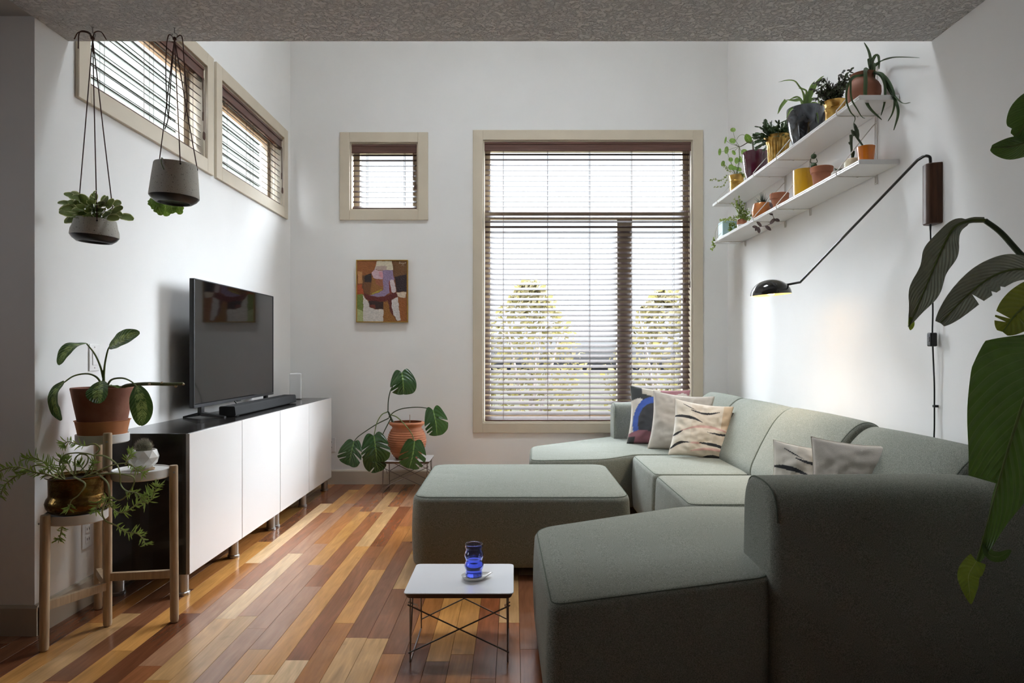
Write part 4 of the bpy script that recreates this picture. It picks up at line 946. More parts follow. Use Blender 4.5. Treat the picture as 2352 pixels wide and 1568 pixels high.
DC = [([(238, 868), (241, 835), (247, 806), (252, 795)], [(252, 796, 2.84), (283, 778, 2.80), (321, 764, 2.79)], .074, (.1, -1, .5), .02),
      ([(237, 868), (230, 840), (217, 812), (199, 789)], [(200, 789, 2.82), (168, 795, 2.76), (150, 812, 2.74), (135, 838, 2.73)], .070, (-.2, -1, .7), 0),
      ([(235, 885), (222, 866), (200, 858), (170, 863), (147, 878)], [(147, 876, 2.74), (128, 900, 2.72), (127, 930, 2.72), (141, 965, 2.72)], .068, (-.5, -1, .2), 0),
      ([(244, 890), (256, 872), (280, 868), (300, 875), (316, 889)], [(315, 887, 2.72), (322, 915, 2.70), (327, 945, 2.70), (323, 977, 2.71)], .082, (.3, -1, .2), 0),
      ([(236, 888), (234, 880, 2.80), (231, 876, 2.76)], [(230, 876, 2.755), (226, 900, 2.722), (226, 926, 2.715)], .090, (0, -1, .2), 0),
      ([(242, 890), (250, 886, 2.87), (256, 884, 2.90)], [(250, 886, 2.86), (262, 888, 2.90), (276, 893, 2.93)], .045, (0, -.4, 1), 0)]
for st_, lf, w_, up, x in DC:
    dep = lf[0][2]; n = len(st_); q = [(a[0], a[1], a[2] if len(a) > 2 else cy+(dep-cy)*i/(n-1)) for i, a in enumerate(st_)]
    part_tube('petiole', PS(q), (.0045, .0026), M_stem, root)
    mb = MB(); leaf(mb, PS(lf), w_, up, ov, .22, .15, .02, 6, 22, wave=.012, seed=lf[0][0]); mb.build('leaf', L_cane, root, ang=180)
# ---------------------------------------------------------------- trailing succulent in brass pot
L_need = leafmat('trailing_needle_leaf', '#8eab48', rough=.4, transl=.25); M_vine = mat('vine_stem', '#8c8f56', .5, var=.15, vscale=40)
cx, cy, cz = TR['low']; root = thing('trailing_succulent_in_brass_pot', 'trailing needle-leaved succulent in an aged brass pot on the lowest tray', 'potted plant', (cx, cy, cz))
pot(root, (cx, cy, cz), [(.075, 0), (.092, .008), (.104, .026), (.107, .042), (.102, .058), (.096, .066), (.095, .075), (.096, .135), (.107, .141), (.108, .144)], M_brass, soil=(.090, .125), wall=.004, ang=60)
Z = lambda x, y, d=0: (x/5.4075, 990+y/5.4075, cy+d)
VN = [([Z(760,600,-.02), Z(600,540,-.08), Z(420,510,-.1), Z(330,470,-.1), Z(200,440,-.12), Z(60,470,-.13), Z(0,500,-.13), Z(-60,560,-.13)], .25, 1), ([Z(700,590,-.05), Z(560,440,-.08), Z(420,430,-.08), Z(320,520,-.1), Z(200,560,-.1), Z(90,640,-.1), Z(40,700,-.1), Z(10,800,-.1)], .45, 1),
      ([Z(760,590,0), Z(730,500,-.03), Z(600,420,-.03), Z(480,350,-.05), Z(400,330,-.05), Z(330,340,-.05)], .45, 1), ([Z(800,590,0), Z(760,470,0), Z(740,400,0), Z(760,340,.0)], .3, 1), ([Z(1050,560,.02), Z(1130,440,.02), Z(1170,310,0), Z(1000,270,0), Z(830,285,0), Z(770,340,0), Z(790,430,0), Z(880,520,0), Z(930,550,0)], 2, 0),
      ([Z(930,560,0), Z(935,450,.0), Z(935,340,0), Z(1000,285,0), Z(1090,310,0), Z(1080,400,0), Z(1000,490,0), Z(900,570,0)], 2, 0), ([Z(1170,300,0), Z(1300,310,-.05), Z(1440,400,-.08), Z(1490,520,-.1), Z(1500,660,-.1), Z(1570,740,-.12), Z(1700,770,-.14), Z(1760,850,-.14), Z(1830,890,-.14), Z(1890,820,-.14), Z(1940,690,-.14)], .6, 1),
      ([Z(1000,590,-.05), Z(1200,500,-.08), Z(1400,420,-.1), Z(1580,400,-.12), Z(1680,460,-.12), Z(1770,520,-.12)], .8, 1), ([Z(1050,570,-.05), Z(1300,525,-.08), Z(1560,540,-.1), Z(1670,590,-.12), Z(1620,740,-.12), Z(1500,855,-.12), Z(1370,835,-.12), Z(1240,870,-.12), Z(1190,980,-.12)], .85, 1),
      ([Z(1200,520,-.06), Z(1330,630,-.1), Z(1360,760,-.12), Z(1370,900,-.12), Z(1450,1000,-.12), Z(1560,1000,-.12), Z(1680,920,-.12), Z(1790,870,-.12), Z(1850,800,-.12)], .4, 1), ([Z(1330,830,-.12), Z(1270,990,-.13), Z(1310,1110,-.14), Z(1440,1170,-.14), Z(1560,1250,-.14), Z(1700,1270,-.14), Z(1770,1330,-.14), Z(1800,1390,-.14)], .5, 1),
      ([Z(1170,300,0), Z(1240,220,0), Z(1170,155,0), Z(1070,180,0), Z(960,160,0), Z(850,130,0), Z(800,160,0)], .5, 1), ([Z(920,570,-.08), Z(1060,655,-.11), Z(980,790,-.12), Z(890,860,-.125), Z(860,960,-.13)], .9, 1), ([Z(800,600,-.05), Z(750,560,-.07), Z(700,480,-.08), Z(600,450,-.08)], .3, 1),
      ([Z(1130,530,.0), Z(1150,460,.0), Z(1170,400,.0)], .3, 1), ([Z(1080,520,.03), Z(1030,470,.05), Z(990,410,.05)], .7, 1), ([Z(900,520,.02), Z(860,420,.03), Z(835,370,.03)], .7, 1), ([Z(780,1150,.10), Z(760,1250,.10), Z(740,1330,.10)], .1, 1), ([Z(1560,420,-.12), Z(1580,350,-.12), Z(1620,290,-.12)], .3, 1)]
mbl = MB()
for pts, t0, on in VN:
    pp = smoothpath(PS(pts), 6); mb = MB(); mb.tube(pp, [.0034-.0016*i/len(pp) for i in range(len(pp))], 6); mb.build('vine', M_vine, root)
    if not on: continue
    n = len(pp); rs_pts = resample(pp, 60); Ltot = sum((rs_pts[i+1]-rs_pts[i]).length for i in range(60)); cnt = max(10, int(Ltot*(1-t0)/.0030))
    for k in range(cnt+16):
        t = min(1, t0+(1-t0)*k/cnt); i = min(59, int(t*60)); p = rs_pts[i].lerp(rs_pts[i+1], t*60-i) if i < 59 else rs_pts[60]; dr = (rs_pts[min(60, i+1)]-rs_pts[max(0, i-1)]).normalized()
        a = R.uniform(0, 2*PI); o_ = dr.orthogonal().normalized(); side = (Matrix.Rotation(a, 3, dr) @ o_)
        d = (side*(1 if k < cnt else .8)+dr*.55).normalized(); sprig(mbl, p, d, Vector((0, -1, .3)), R.uniform(.020, .034), .0044, droop=R.uniform(-.5, .25))
mbl.build('foliage', L_need, root, ang=180)
# ---------------------------------------------------------------- cactus in faceted pot
cx, cy, cz = TR['mid']; cx += .008; root = thing('cactus_in_faceted_pot', 'small spiny round cactus in a white faceted pot on the middle tray', 'potted plant', (cx, cy, cz))
mb = MB(); mb.lathe([(.001, 0), (.042, 0), (.043, .006), (.001, .006)], (cx, cy, cz), 32); mb.build('coaster', M_beech, root)
rs = []
for r, z, off in ((.030, .006, 0), (.052, .028, .5), (.060, .052, 0), (.050, .082, .5), (.046, .080, .5), (.044, .070, .5)): rs.append([Vector((cx+r*math.cos(2*PI*(j+off)/9), cy+r*math.sin(2*PI*(j+off)/9), cz+z)) for j in range(9)])
mb = MB()
b0 = mb.add([p for r in rs for p in r], [])
for i in range(5):
    for j in range(9):
        k = (j+1) % 9; a, b_, c, d = i*9+j, i*9+k, (i+1)*9+k, (i+1)*9+j
        if i % 2 == 0 and i < 3: mb.f += [(a, b_, d), (b_, c, d)]; mb.m += [0, 0]
        elif i == 1: mb.f += [(a, b_, c), (a, c, d)]; mb.m += [0, 0]
        else: mb.f += [(a, b_, c, d)]; mb.m += [0]
mb.f += [tuple(range(8, -1, -1)), tuple(range(45, 54))]; mb.m += [0, 0]
mb.build('pot', M_cer, root, smooth=False)
mb = MB(); cc = Vector((cx+.002, cy, cz+.092)); pr = []
for i in range(13):
    a = -PI/2+PI*i/12; pr.append((.031*math.cos(a)+.0004, .030*math.sin(a)))
mb.lathe(pr, cc, 26); mb.build('cactus_body', mat('cactus_skin', '#6d6a55', .8, var=.3, vscale=80), root)
mb = MB()
for k in range(620):
    z = R.uniform(-.2, 1); a = R.uniform(0, 2*PI); q = math.sqrt(1-z*z); n = Vector((q*math.cos(a), q*math.sin(a), z)); p = cc+n*.030; d = (n+rv(.35)).normalized()*R.uniform(.006, .013); o_ = d.orthogonal().normalized()*.0005
    mb.add([p-o_, p+o_, p+d, p+d.cross(o_).normalized()*.0006], [(0, 1, 2), (1, 3, 2), (3, 0, 2)])
sp = mb.build('spines', mat('cactus_spines', '#b3a89a', .7), root, smooth=False); sp['kind'] = 'stuff'
# ---------------------------------------------------------------- monstera
L_mon = leafmat('monstera_leaf', '#24471f', vein='#6e8f4e', veins=7, slope=2.2, rough=.28, transl=.12, vstr=.12, mid=.05)
tx, ty = -.857, 5.48; root = thing('potted_monstera', 'monstera with split leaves in a ribbed terracotta planter on the wire table', 'potted plant', (tx, ty, .255))
pot(root, (tx, ty, .255), [(.088, 0), (.092, .004), (.104, .032), (.106, .036)], M_terra2, 'saucer', wall=.006)
pr = [(.080, .008), (.090, .014)]
for i in range(60):
    t = i/59; z = .02+.225*t; r = .092+.062*math.sin(PI*min(1, .05+t*.82))**.9+.0032*math.sin(t*2*PI*13); pr.append((r, z))
rl = pr[-1][0]; pr += [(rl-.004, .25), (rl+.002, .262), (rl+.016, .272), (rl+.024, .282), (rl+.023, .290), (rl+.010, .295)]
pot(root, (tx, ty, .255), pr, mat('ribbed_terracotta', '#b06f4c', .75, var=.08, vscale=12), soil=(.10, .265), wall=.012, ang=70)
part_tube('stake', PS([(941.5, 975), (941.5, 952)], 5.46), .0025, M_beech, root)
part_tube('stem', PS([(905, 975, 5.46), (898, 960, 5.44), (893, 948, 5.44), (890, 944, 5.44)]), (.010, .006), M_stemd, root)
class MonProf:
    def __init__(s, cuts): s.cuts = cuts
    def __call__(s, v): return max(.05, (math.sin(PI*min(1, .20+v*.80))**.75)*(1 if v < .93 else 1))
    def two(s, v, u):
        w = s(v); k = 1
        for c0, sd, dp in s.cuts:
            if (u > 0) == (sd > 0) and abs(v-c0) < .024: k = min(k, dp)
        return w*k
MN = [([(891, 945, 5.44), (892, 920, 5.44), (897, 897, 5.43), (906, 880, 5.43), (918, 860, 5.42), (923, 855, 5.41)], [(923, 855, 5.40), (926, 880, 5.38), (927, 905, 5.40)], .205, (.1, -1, .35), [(.42, 1, .55), (.58, 1, .45)], .26),
      ([(893, 958, 5.44), (905, 946, 5.42), (925, 938, 5.40), (955, 935, 5.38), (980, 937, 5.35), (995, 943, 5.32)], [(995, 942, 5.31), (1001, 970, 5.30), (1004, 1000, 5.32)], .185, (.25, -1, .3), [(.35, -1, .35), (.40, 1, .5), (.55, 1, .4), (.70, 1, .5)], .26),
      ([(893, 960, 5.44), (865, 974, 5.40), (840, 990, 5.36), (822, 1003, 5.33), (813, 1014, 5.31)], [(813, 1014, 5.30), (807, 1040, 5.28), (801, 1068, 5.29)], .21, (-.3, -1, .3), [(.25, -1, .3), (.45, -1, .2), (.4, 1, .4), (.6, 1, .4)], .2),
      ([(889, 946, 5.43), (877, 952, 5.38), (866, 970, 5.34), (861, 990, 5.31), (859, 1001, 5.29)], [(859, 1001, 5.28), (863, 1030, 5.26), (866, 1060, 5.28)], .225, (0, -1, .3), [(.28, -1, .3), (.42, -1, .3), (.30, 1, .4), (.45, 1, .35), (.62, 1, .3)], .25),
      ([(897, 962, 5.43), (885, 985, 5.40), (873, 1010, 5.36), (862, 1030, 5.34)], [(862, 1030, 5.34), (861, 1055, 5.34), (872, 1082, 5.35)], .18, (-.1, -1, -.1), [(.5, -1, .25), (.7, 1, .4)], .15),
      ([(896, 952, 5.43), (912, 958, 5.36), (930, 975, 5.30), (945, 995, 5.27), (952, 1013, 5.255)], [(952, 1014, 5.25), (948, 1045, 5.24), (940, 1075, 5.26)], .205, (.15, -1, .2), [(.3, -1, .35), (.5, -1, .25), (.68, -1, .35), (.33, 1, .35), (.55, 1, .3)], .2)]
for st_, lf, w_, up, cuts, lobe in MN:
    part_tube('petiole', PS(st_), (.0045, .003), M_stem if st_[-1][1] in (1001, 1013) else M_stemd, root)
    mb = MB(); leaf(mb, PS(lf), w_, up, MonProf(cuts), .16, .55, lobe, 10, 44, wave=.012, seed=lf[0][0]); mb.build('leaf', L_mon, root, ang=180)
# ---------------------------------------------------------------- bird of paradise
L_bopu = leafmat('bird_of_paradise_grey_underside', '#969d8e', vein='#b9bdb0', veins=15, slope=2.0, rough=.28, transl=.06, vstr=.3, mid=.05)
L_bop = leafmat('bird_of_paradise_leaf', '#456a24', vein='#8a9a72', veins=17, slope=2.0, rough=.3, transl=.2, vstr=.16, mid=.03)
L_yg = leafmat('young_green_leaf', '#7f9a2c', vein='#a6b763', veins=12, rough=.4, transl=.35, vstr=.1)
root = thing('bird_of_paradise_plant', 'tall bird of paradise plant with large drooping glossy leaves at the right', 'potted plant', (1.52, 1.75, 0))
pot(root, (1.50, 1.70, 0), [(.12, 0), (.15, .01), (.17, .30), (.175, .31)], M_cer, soil=(.16, .27), wall=.01)
def bop(leafpts, w, up, stem, m=None, prof=None, fold=.25, wave=.03, r=(.010, .007), slant=.3, nv=50):
    part_tube('leaf_stalk', stem, r, M_stemd, root)
    mb = MB(); leaf(mb, PS(leafpts), w, up, prof or (lambda v: max(.04, math.sin(PI*min(1, .05+v*.93))**.6)), fold, slant, 0, 8, nv, wave=wave, seed=leafpts[0][0]); mb.build('leaf', m or L_bop, root, ang=180)
    mb = MB(); mid = smoothpath(PS(leafpts), 8); upv = Vector(up).normalized()*.002; mb.tube([p+upv for p in mid], [.0045*(1-.8*i/len(mid)) for i in range(len(mid))], 6); mb.build('midrib', M_stem, root)
base = [Vector((1.50, 1.70, .25)), Vector((1.53, 1.68, .8))]
class Cut:
    def __init__(s, cuts, b=.05, p=.6): s.cuts = cuts; s.b = b; s.p = p
    def __call__(s, v): return max(.04, math.sin(PI*min(1, s.b+v*(1-s.b-.02)))**s.p)
    def two(s, v, u):
        k = 1
        for c0, sd, dp in s.cuts:
            if (u > 0) == (sd > 0) and abs(v-c0) < .012: k = min(k, dp)
        return s(v)*k
bop([(2262, 506, 1.96), (2225, 508, 1.96), (2190, 525, 1.95), (2160, 580, 1.94), (2128, 655, 1.92), (2087, 750, 1.92)], .088, (-.4, -1, .25), base+[Vector((1.50, 1.85, 1.25)), P(2352, 592, 1.92), P(2300, 535, 1.95), P(2262, 506, 1.96)], prof=lambda v: max(.05, math.sin(PI*min(1, max(0, v-.10)*1.02/.92+.02))**.7*(.9+.12*math.sin(v*19)) if v > .12 else .22-.5*abs(v-.06)), fold=.35, wave=.02, m=L_bopu)
bop([(2400, 640, 1.88), (2352, 619, 1.86), (2290, 630, 1.84), (2225, 675, 1.83), (2160, 742, 1.83)], .088, (-.1, -.9, .5), base+[Vector((1.60, 1.75, 1.2)), P(2410, 660, 1.86), P(2400, 640, 1.88)], prof=Cut([(.70, -1, .15), (.58, -1, .75), (.5, -1, .8)], .15, .45), fold=.3, wave=.025, m=L_bopu)
bop([(2420, 650, 1.80), (2370, 690, 1.79), (2330, 725, 1.78), (2303, 762, 1.78)], .105, (-.2, -1, .3), base+[Vector((1.62, 1.70, 1.1)), P(2420, 650, 1.80)], m=leafmat('olive_young_leaf', '#667018', vein='#a5a546', veins=12, rough=.35, transl=.3, vstr=.1), prof=Cut([(.80, 1, .1), (.86, 1, .2), (.72, -1, .6)], .1, .5), wave=.01)
bop([(2430, 300, 1.85), (2380, 315, 1.84), (2330, 335, 1.83), (2277, 338, 1.83)], .075, (0, -.8, -.6), base+[Vector((1.62, 1.78, 1.3)), P(2430, 300, 1.85)], wave=.02)
bop([(2400, 200, 1.80), (2372, 250, 1.80), (2345, 300, 1.80), (2328, 312, 1.80)], .10, (-.4, -1, 0), base+[Vector((1.65, 1.75, 1.4)), P(2400, 200, 1.80)], wave=.01)
bop([(2420, 800, 1.80), (2365, 890, 1.78), (2325, 1000, 1.77), (2292, 1110, 1.77), (2262, 1220, 1.78), (2240, 1300, 1.80)], .30, (-.15, -1, .25), base+[Vector((1.56, 1.72, 1.0)), P(2440, 790, 1.80), P(2420, 800, 1.80)],
    prof=type('BP', (), {'__call__': lambda s, v: s.two(v, -1), 'two': lambda s, v, u: (max(.03, min(1, (v+.12)*4.2, ) * (1-max(0, v-.22)/.80)**1.02)*(1 if u < 0 or v < .63 else (.05 if v < .70 else .05))*(1 if u < 0 else 1.0))})(), fold=.14, wave=.012, slant=.12, nv=60)
mb = MB(); leaf(mb, PS([(2243, 1288, 1.79), (2225, 1320, 1.78), (2226, 1350, 1.78), (2230, 1387, 1.78)]), .055, (-.2, -1, .2), lambda v: max(.04, math.sin(PI*min(1, .25+v*.74))**.8), .1, -.3, 0, 5, 20, wave=.01); mb.build('leaf_tip', L_yg, root, ang=180)
mb = MB(); leaf(mb, PS([(2258, 1230, 1.79), (2270, 1270, 1.78), (2295, 1278, 1.78), (2322, 1263, 1.78)]), .028, (0, -1, .3), ov, .2, 0, 0, 4, 16); mb.build('leaf_tip', L_bop, root, ang=180)
mb = MB(); leaf(mb, PS([(2090, 728, 1.92), (2093, 742, 1.92), (2091, 758, 1.92)]), .018, (0, -1, 0), ov, .1, 0, 0, 3, 10); mb.build('leaf_tip', L_yg, root, ang=180)

# ================================================================== HANGING PLANTERS
def hanger(label, hx, hy, pc, rt, rb, h, tilt, name='hanging_planter', angs=(0, 2.1, 4.2)):
    root = thing(name, label, 'hanging planter', (hx, hy, ZL)); hook = Vector((hx, hy, ZL))
    M = Matrix.Rotation(tilt, 4, 'Y'); pc = Vector(pc)
    W_ = lambda r, z, a: pc+(M @ Vector((r*math.cos(a), r*math.sin(a), z)))
    pr = [(rb*.62, -.004), (rb*.64, -.012), (rb*.72, -.012), (rb*.9, .0), (rb, .012)]
    mb = MB(); mb.lathe([(.001, -.003)]+pr, pc, 44, M=M); mb.build('glazed_base', M_darkglaze, root, ang=40)
    mb = MB(); mb.lathe([(rb, .012), (rb+.0005, .016), (rb*.985, .035), ((rb+rt)/2, h*.62), (rt+.001, h-.004), (rt-.001, h), (rt-.005, h-.002), (rt-.008, .03)], pc, 44, M=M); mb.build('pot', M_concrete, root, ang=60)
    mb = MB(); mb.lathe([(.001, h-.018), (rt-.006, h-.02)], pc, 24, M=M); mb.build('soil', M_soil, root)
    mb = MB(); mb.tube([hook+Vector((0, 0, .0)), hook+Vector((0, 0, -.012)), hook+Vector((0, 0, -.022))], .002, 8)
    mb.tube([hook+Vector((.011*math.sin(a), 0, -.033+.011*math.cos(a))) for a in [i*.35 for i in range(0, 17)]], .0018, 6); mb.lathe([(.006, -.001), (.006, 0), (.001, 0)], hook, 14, cap0=True); mb.build('ceiling_hook', M_alu, root)
    kn = hook+Vector((0, 0, -.045))
    for a in angs:
        e = W_(rt+.0015, h-.012, a); mid = kn.lerp(e, .5)+Vector((0, 0, -.005)); mb = MB(); mb.tube(smoothpath([kn, kn.lerp(e, .25), mid, e], 6), .0021, 6); mb.build('leather_cord', M_leather, root)
        mb = MB(); mb.tube([W_(rt-.004, h-.013, a), W_(rt+.004, h-.013, a)], .0035, 8); mb.build('eyelet', M_black, root)
    mb = MB(); mb.lathe([(.001, -.008), (.007, -.004), (.008, 0), (.007, .005), (.001, .009)], kn, 10); mb.build('knot', M_leather, root)
    return root, kn, W_, pc
s_ = 569; pc = (-1.72+.0, 2.755, 1.11+(808-548)/s_); cxp = (217-1180)/s_
root, kn, W_, c = hanger('lower hanging stoneware planter with pale-edged round leaves', (213-1180)/s_, 2.755, (cxp, 2.755, 1.564), .074, .0875, .080, D2(3.5), angs=(3.1, -.95, 1.0))
for tl in ([(0,0,0), (-.02,0,.022), (-.05,-.01,.02), (-.068,-.01,-.008)], [(0,0,0), (-.01,-.01,.02), (-.04,-.02,.015), (-.045,-.02,-.05)], [(0,0,0), (.01,0,.025), (.035,0,.025), (.055,0,-.005)]):
    mb = MB(); mb.tube(smoothpath([kn+Vector(q) for q in tl], 6), .002, 6); mb.build('cord_tail', M_leather, root)
L_pep = leafmat('variegated_leaf', '#6d8040', edge='#d0d3a0', rough=.4, transl=.25, edgew=.10)
mb = MB(); st2 = MB(); rr = random.Random(4)
def rnd_leaf(v): return max(.05, math.sin(PI*min(1, .06+v*.9))**.55)
for k in range(46):
    a = rr.uniform(0, 2*PI); el = rr.uniform(-.15, 1.1); rad = rr.uniform(.03, .085); p = W_(rad*.5, .07, a)+Vector((0, 0, rr.uniform(0, .07)))
    d = Vector((math.cos(a)*math.cos(el), math.sin(a)*math.cos(el), math.sin(el)*.6)); q = p+d*rad*.6
    st2.tube([W_(.012, .07, a), p, q], .0016, 5); leaf(mb, [q, q+d*.025, q+d*.052+Vector((0, 0, -.010))], rr.uniform(.032, .042), Vector((rr.uniform(-.4, .4), -1, rr.uniform(.2, .9))), rnd_leaf, .15, 0, 0, 3, 9, wave=.02)
for px_, py_ in ((150, 488), (158, 505), (272, 480), (268, 492), (190, 455), (215, 450), (240, 458), (168, 468), (255, 465), (205, 470), (232, 478), (180, 485), (262, 500)):
    e = P(px_, py_, 2.70+rr.uniform(0, .08)); b_ = W_(.03, .08, rr.uniform(0, 6)); st2.tube([b_, b_.lerp(e, .6)], .0016, 5); d = (e-b_).normalized(); leaf(mb, [e-d*.030, e, e+d*.022+Vector((0, 0, -.006))], .036, (0, -1, .4), rnd_leaf, .12, 0, 0, 3, 9)
st2.build('stems', M_stem, root); mb.build('foliage', L_pep, root, ang=180)
root, kn, W_, c = hanger('upper hanging stoneware planter with green leaves hanging below its base', (401-1180)/568, 2.76, ((400-1180)/568, 2.76, 1.723), .080, .0935, .145, D2(2.5), angs=(2.9, -.9, .25))
for tl in ([(0,0,0), (-.025,0,.012), (-.030,-.01,-.1), (-.025,-.01,-.28), (-.012,-.01,-.33)], [(0,0,0), (.03,0,.008), (.045,-.01,-.12), (.055,-.01,-.25), (.045,-.01,-.33)], [(0,0,0), (-.012,-.01,-.2), (-.02,-.01,-.32), (-.035,-.01,-.37)]):
    mb = MB(); mb.tube(smoothpath([kn+Vector(q) for q in tl], 6), .002, 6); mb.build('cord_tail', M_leather, root)
L_ivy = leafmat('bright_green_leaf', '#5c8626', vein='#a6c069', veins=4, slope=2, rough=.35, transl=.35, vstr=.25)
mb = MB(); st2 = MB()
class Holly:
    def __call__(s, v): return max(.05, math.sin(PI*min(1, .12+v*.86))**.7)
    def two(s, v, u): return s(v)*(.78+.32*abs(((v*3.3) % 1)-.5)*2)
for (a, b_, w_) in (((352, 458), (368, 482), .05), ((362, 460), (372, 494), .05), ((380, 468), (386, 496), .055), ((395, 470), (398, 490), .05), ((410, 468), (416, 492), .045), ((350, 455), (352, 476), .035)):
    Yd = 2.86+rr.uniform(-.01, .03); p, q = P(*a, Yd), P(*b_, Yd-.02); leaf(mb, [p, p.lerp(q, .5)+Vector((0, -.008, 0)), q], w_, (0, -1, .2), Holly(), .12, .2, .1, 5, 16)
st2.tube(smoothpath([W_(.05, .14, 1.6), W_(.085, .155, 1.6), W_(.10, .10, 1.6), P(385, 470, 2.87)], 6), .002, 6); st2.tube(smoothpath([W_(.05, .14, 1.2), W_(.09, .15, 1.2), P(405, 468, 2.87)], 6), .0018, 6)
st2.tube(smoothpath([W_(.07, .14, -1.7), W_(.083, .148, -1.75), W_(.088, .125, -1.7), W_(.092, .10, -1.55)], 6), .0016, 6)
st2.build('stems', M_stem, root); mb.build('foliage', L_ivy, root, ang=180)

# ================================================================== SHELF PLANTS
XS = 1.672
def sp(px, x=XS): y = F*x/(px-VX); return (x, y)
ZTU, ZTL = ZU+.022, ZW+.022
def base(px, z, x=XS): xx, yy = sp(px, x); return Vector((xx, yy, z))
def pth(name, label, c): return thing(name, label, 'potted plant', tuple(c), 'plants on the wall shelves')
# maroon pot with bare trunk
c = base(1735, ZTU); root = pth('potted_rubber_shrub', 'maroon glazed pot with a thin bare trunk on the upper shelf', c)
pot(root, c, [(.045, 0), (.055, .004), (.075, .07), (.084, .14), (.086, .19), (.084, .205)], mat('maroon_glaze', '#4a1626', .15, coat=.7, var=.2, vscale=8), soil=(.075, .17), wall=.006)
y = c.y; part_tube('trunk', PS([(1731, 356, y), (1730, 340, y), (1728, 322, y)]), (.008, .006), M_bark, root); part_tube('branch', PS([(1728, 326, y), (1718, 327, y), (1706, 334, y), (1697, 337, y), (1690, 331, y)]), (.004, .002), M_bark, root)
part_tube('branch', PS([(1691, 322, y), (1697, 313, y), (1705, 309, y), (1714, 312, y)]), .0013, M_stem, root)
mb = MB(); leaf(mb, PS([(1725, 328, y), (1718, 318, y-.01), (1713, 308, y-.01)]), .045, (-.6, -1, .2), ov, .2, 0, 0, 3, 12); mb.build('leaf', L_ivy, root, ang=180)
# pilea in brass pot
c = base(1692, ZTU); root = pth('potted_pilea', 'round-leaved pilea in a small brass pot at the window end of the upper shelf', c)
pot(root, c, [(.040, 0), (.044, .004), (.050, .06), (.050, .10), (.053, .104), (.050, .112), (.055, .135), (.056, .148)], M_brass2, soil=(.045, .13), wall=.004)
L_pil = leafmat('pilea_leaf', '#6f9440', vein='#a9c07a', veins=2, rough=.35, transl=.35, vstr=.1)
K = lambda x, y: (1620+x/7.465, 270+y/7.465)
mb = MB(); stm = MB(); node = P(*K(580, 490), c.y); topc = c+Vector((0, 0, .14))
def disc(mb, p, rx, rz, nrm):
    nrm = Vector(nrm).normalized(); u = nrm.cross(Vector((0, 0, 1))).normalized(); v = u.cross(nrm); b0 = len(mb.v); n = 18
    mb.v.append(p-nrm*.002); mb.uv[b0] = (.5, .5)
    for k in range(2*n):
        rr_ = 1 if k >= n else .6; a = 2*PI*(k % n)/n; mb.v.append(p+u*math.cos(a)*rx*rr_+v*math.sin(a)*rz*rr_+nrm*(.004*(rr_ == 1)-.001)); mb.uv[len(mb.v)-1] = (.5+.4*rr_*math.cos(a), .5+.4*rr_*math.sin(a))
    for k in range(n):
        j = (k+1) % n; mb.f.append((b0, b0+1+k, b0+1+j)); mb.m.append(0); mb.f.append((b0+1+k, b0+1+n+k, b0+1+n+j, b0+1+j)); mb.m.append(0)
for x, y_, rx, rz, nx, src in ((475, 215, 45, 50, -.2, 1), (350, 390, 20, 70, -.9, 1), (465, 405, 54, 62, -.1, 1), (250, 590, 28, 62, -.8, 1), (365, 560, 36, 68, -.5, 0), (485, 605, 38, 50, .3, 1), (670, 600, 62, 62, .1, 1), (435, 725, 38, 52, -.2, 0), (600, 720, 38, 62, .5, 0), (540, 740, 38, 62, -.4, 0), (305, 790, 36, 52, -.9, 0), (480, 870, 62, 50, -.2, 0), (570, 890, 55, 45, .1, 0), (440, 850, 45, 50, -.4, 0)):
    yy = c.y+R.uniform(-.03, .01); p = P(*K(x, y_), yy); k = yy/F/7.465; disc(mb, p, rx*k, rz*k, (nx, -1, .25+R.uniform(-.2, .3)))
    s0 = node if src else topc; stm.tube(smoothpath([s0, s0.lerp(p, .5)+Vector((-.008, 0, .012 if not src else -.006)), p], 5), .0013, 5)
stm.tube(smoothpath([topc, topc.lerp(node, .5)+Vector((.01, 0, 0)), node], 5), .003, 6)
stm.build('petioles', M_stem, root); mb.build('foliage', L_pil, root, ang=180)
mb = MB(); stm = MB(); L_trail = leafmat('small_trailing_leaf', '#7a8f3f', rough=.5, transl=.3)
for pts in ([K(400, 970), K(330, 1040), K(240, 1070), K(150, 1060), K(75, 1080)], [K(400, 1010), K(340, 1130), K(290, 1180), K(210, 1190), K(140, 1195)], [K(430, 940), K(370, 880), K(320, 830), K(300, 800)], [K(560, 950), K(630, 960), K(660, 1010)]):
    pp = smoothpath([P(q[0], q[1], c.y-.05) for q in pts], 5); stm.tube(pp, .0011, 5); pp = resample(pp, 16)
    for p in pp[2:]:
        for _ in range(2): sprig(mb, p, rv(), rv(), R.uniform(.008, .016), .009)
stm.build('trailing_stems', M_vine, root); mb.build('trailing_foliage', L_trail, root, ang=180)
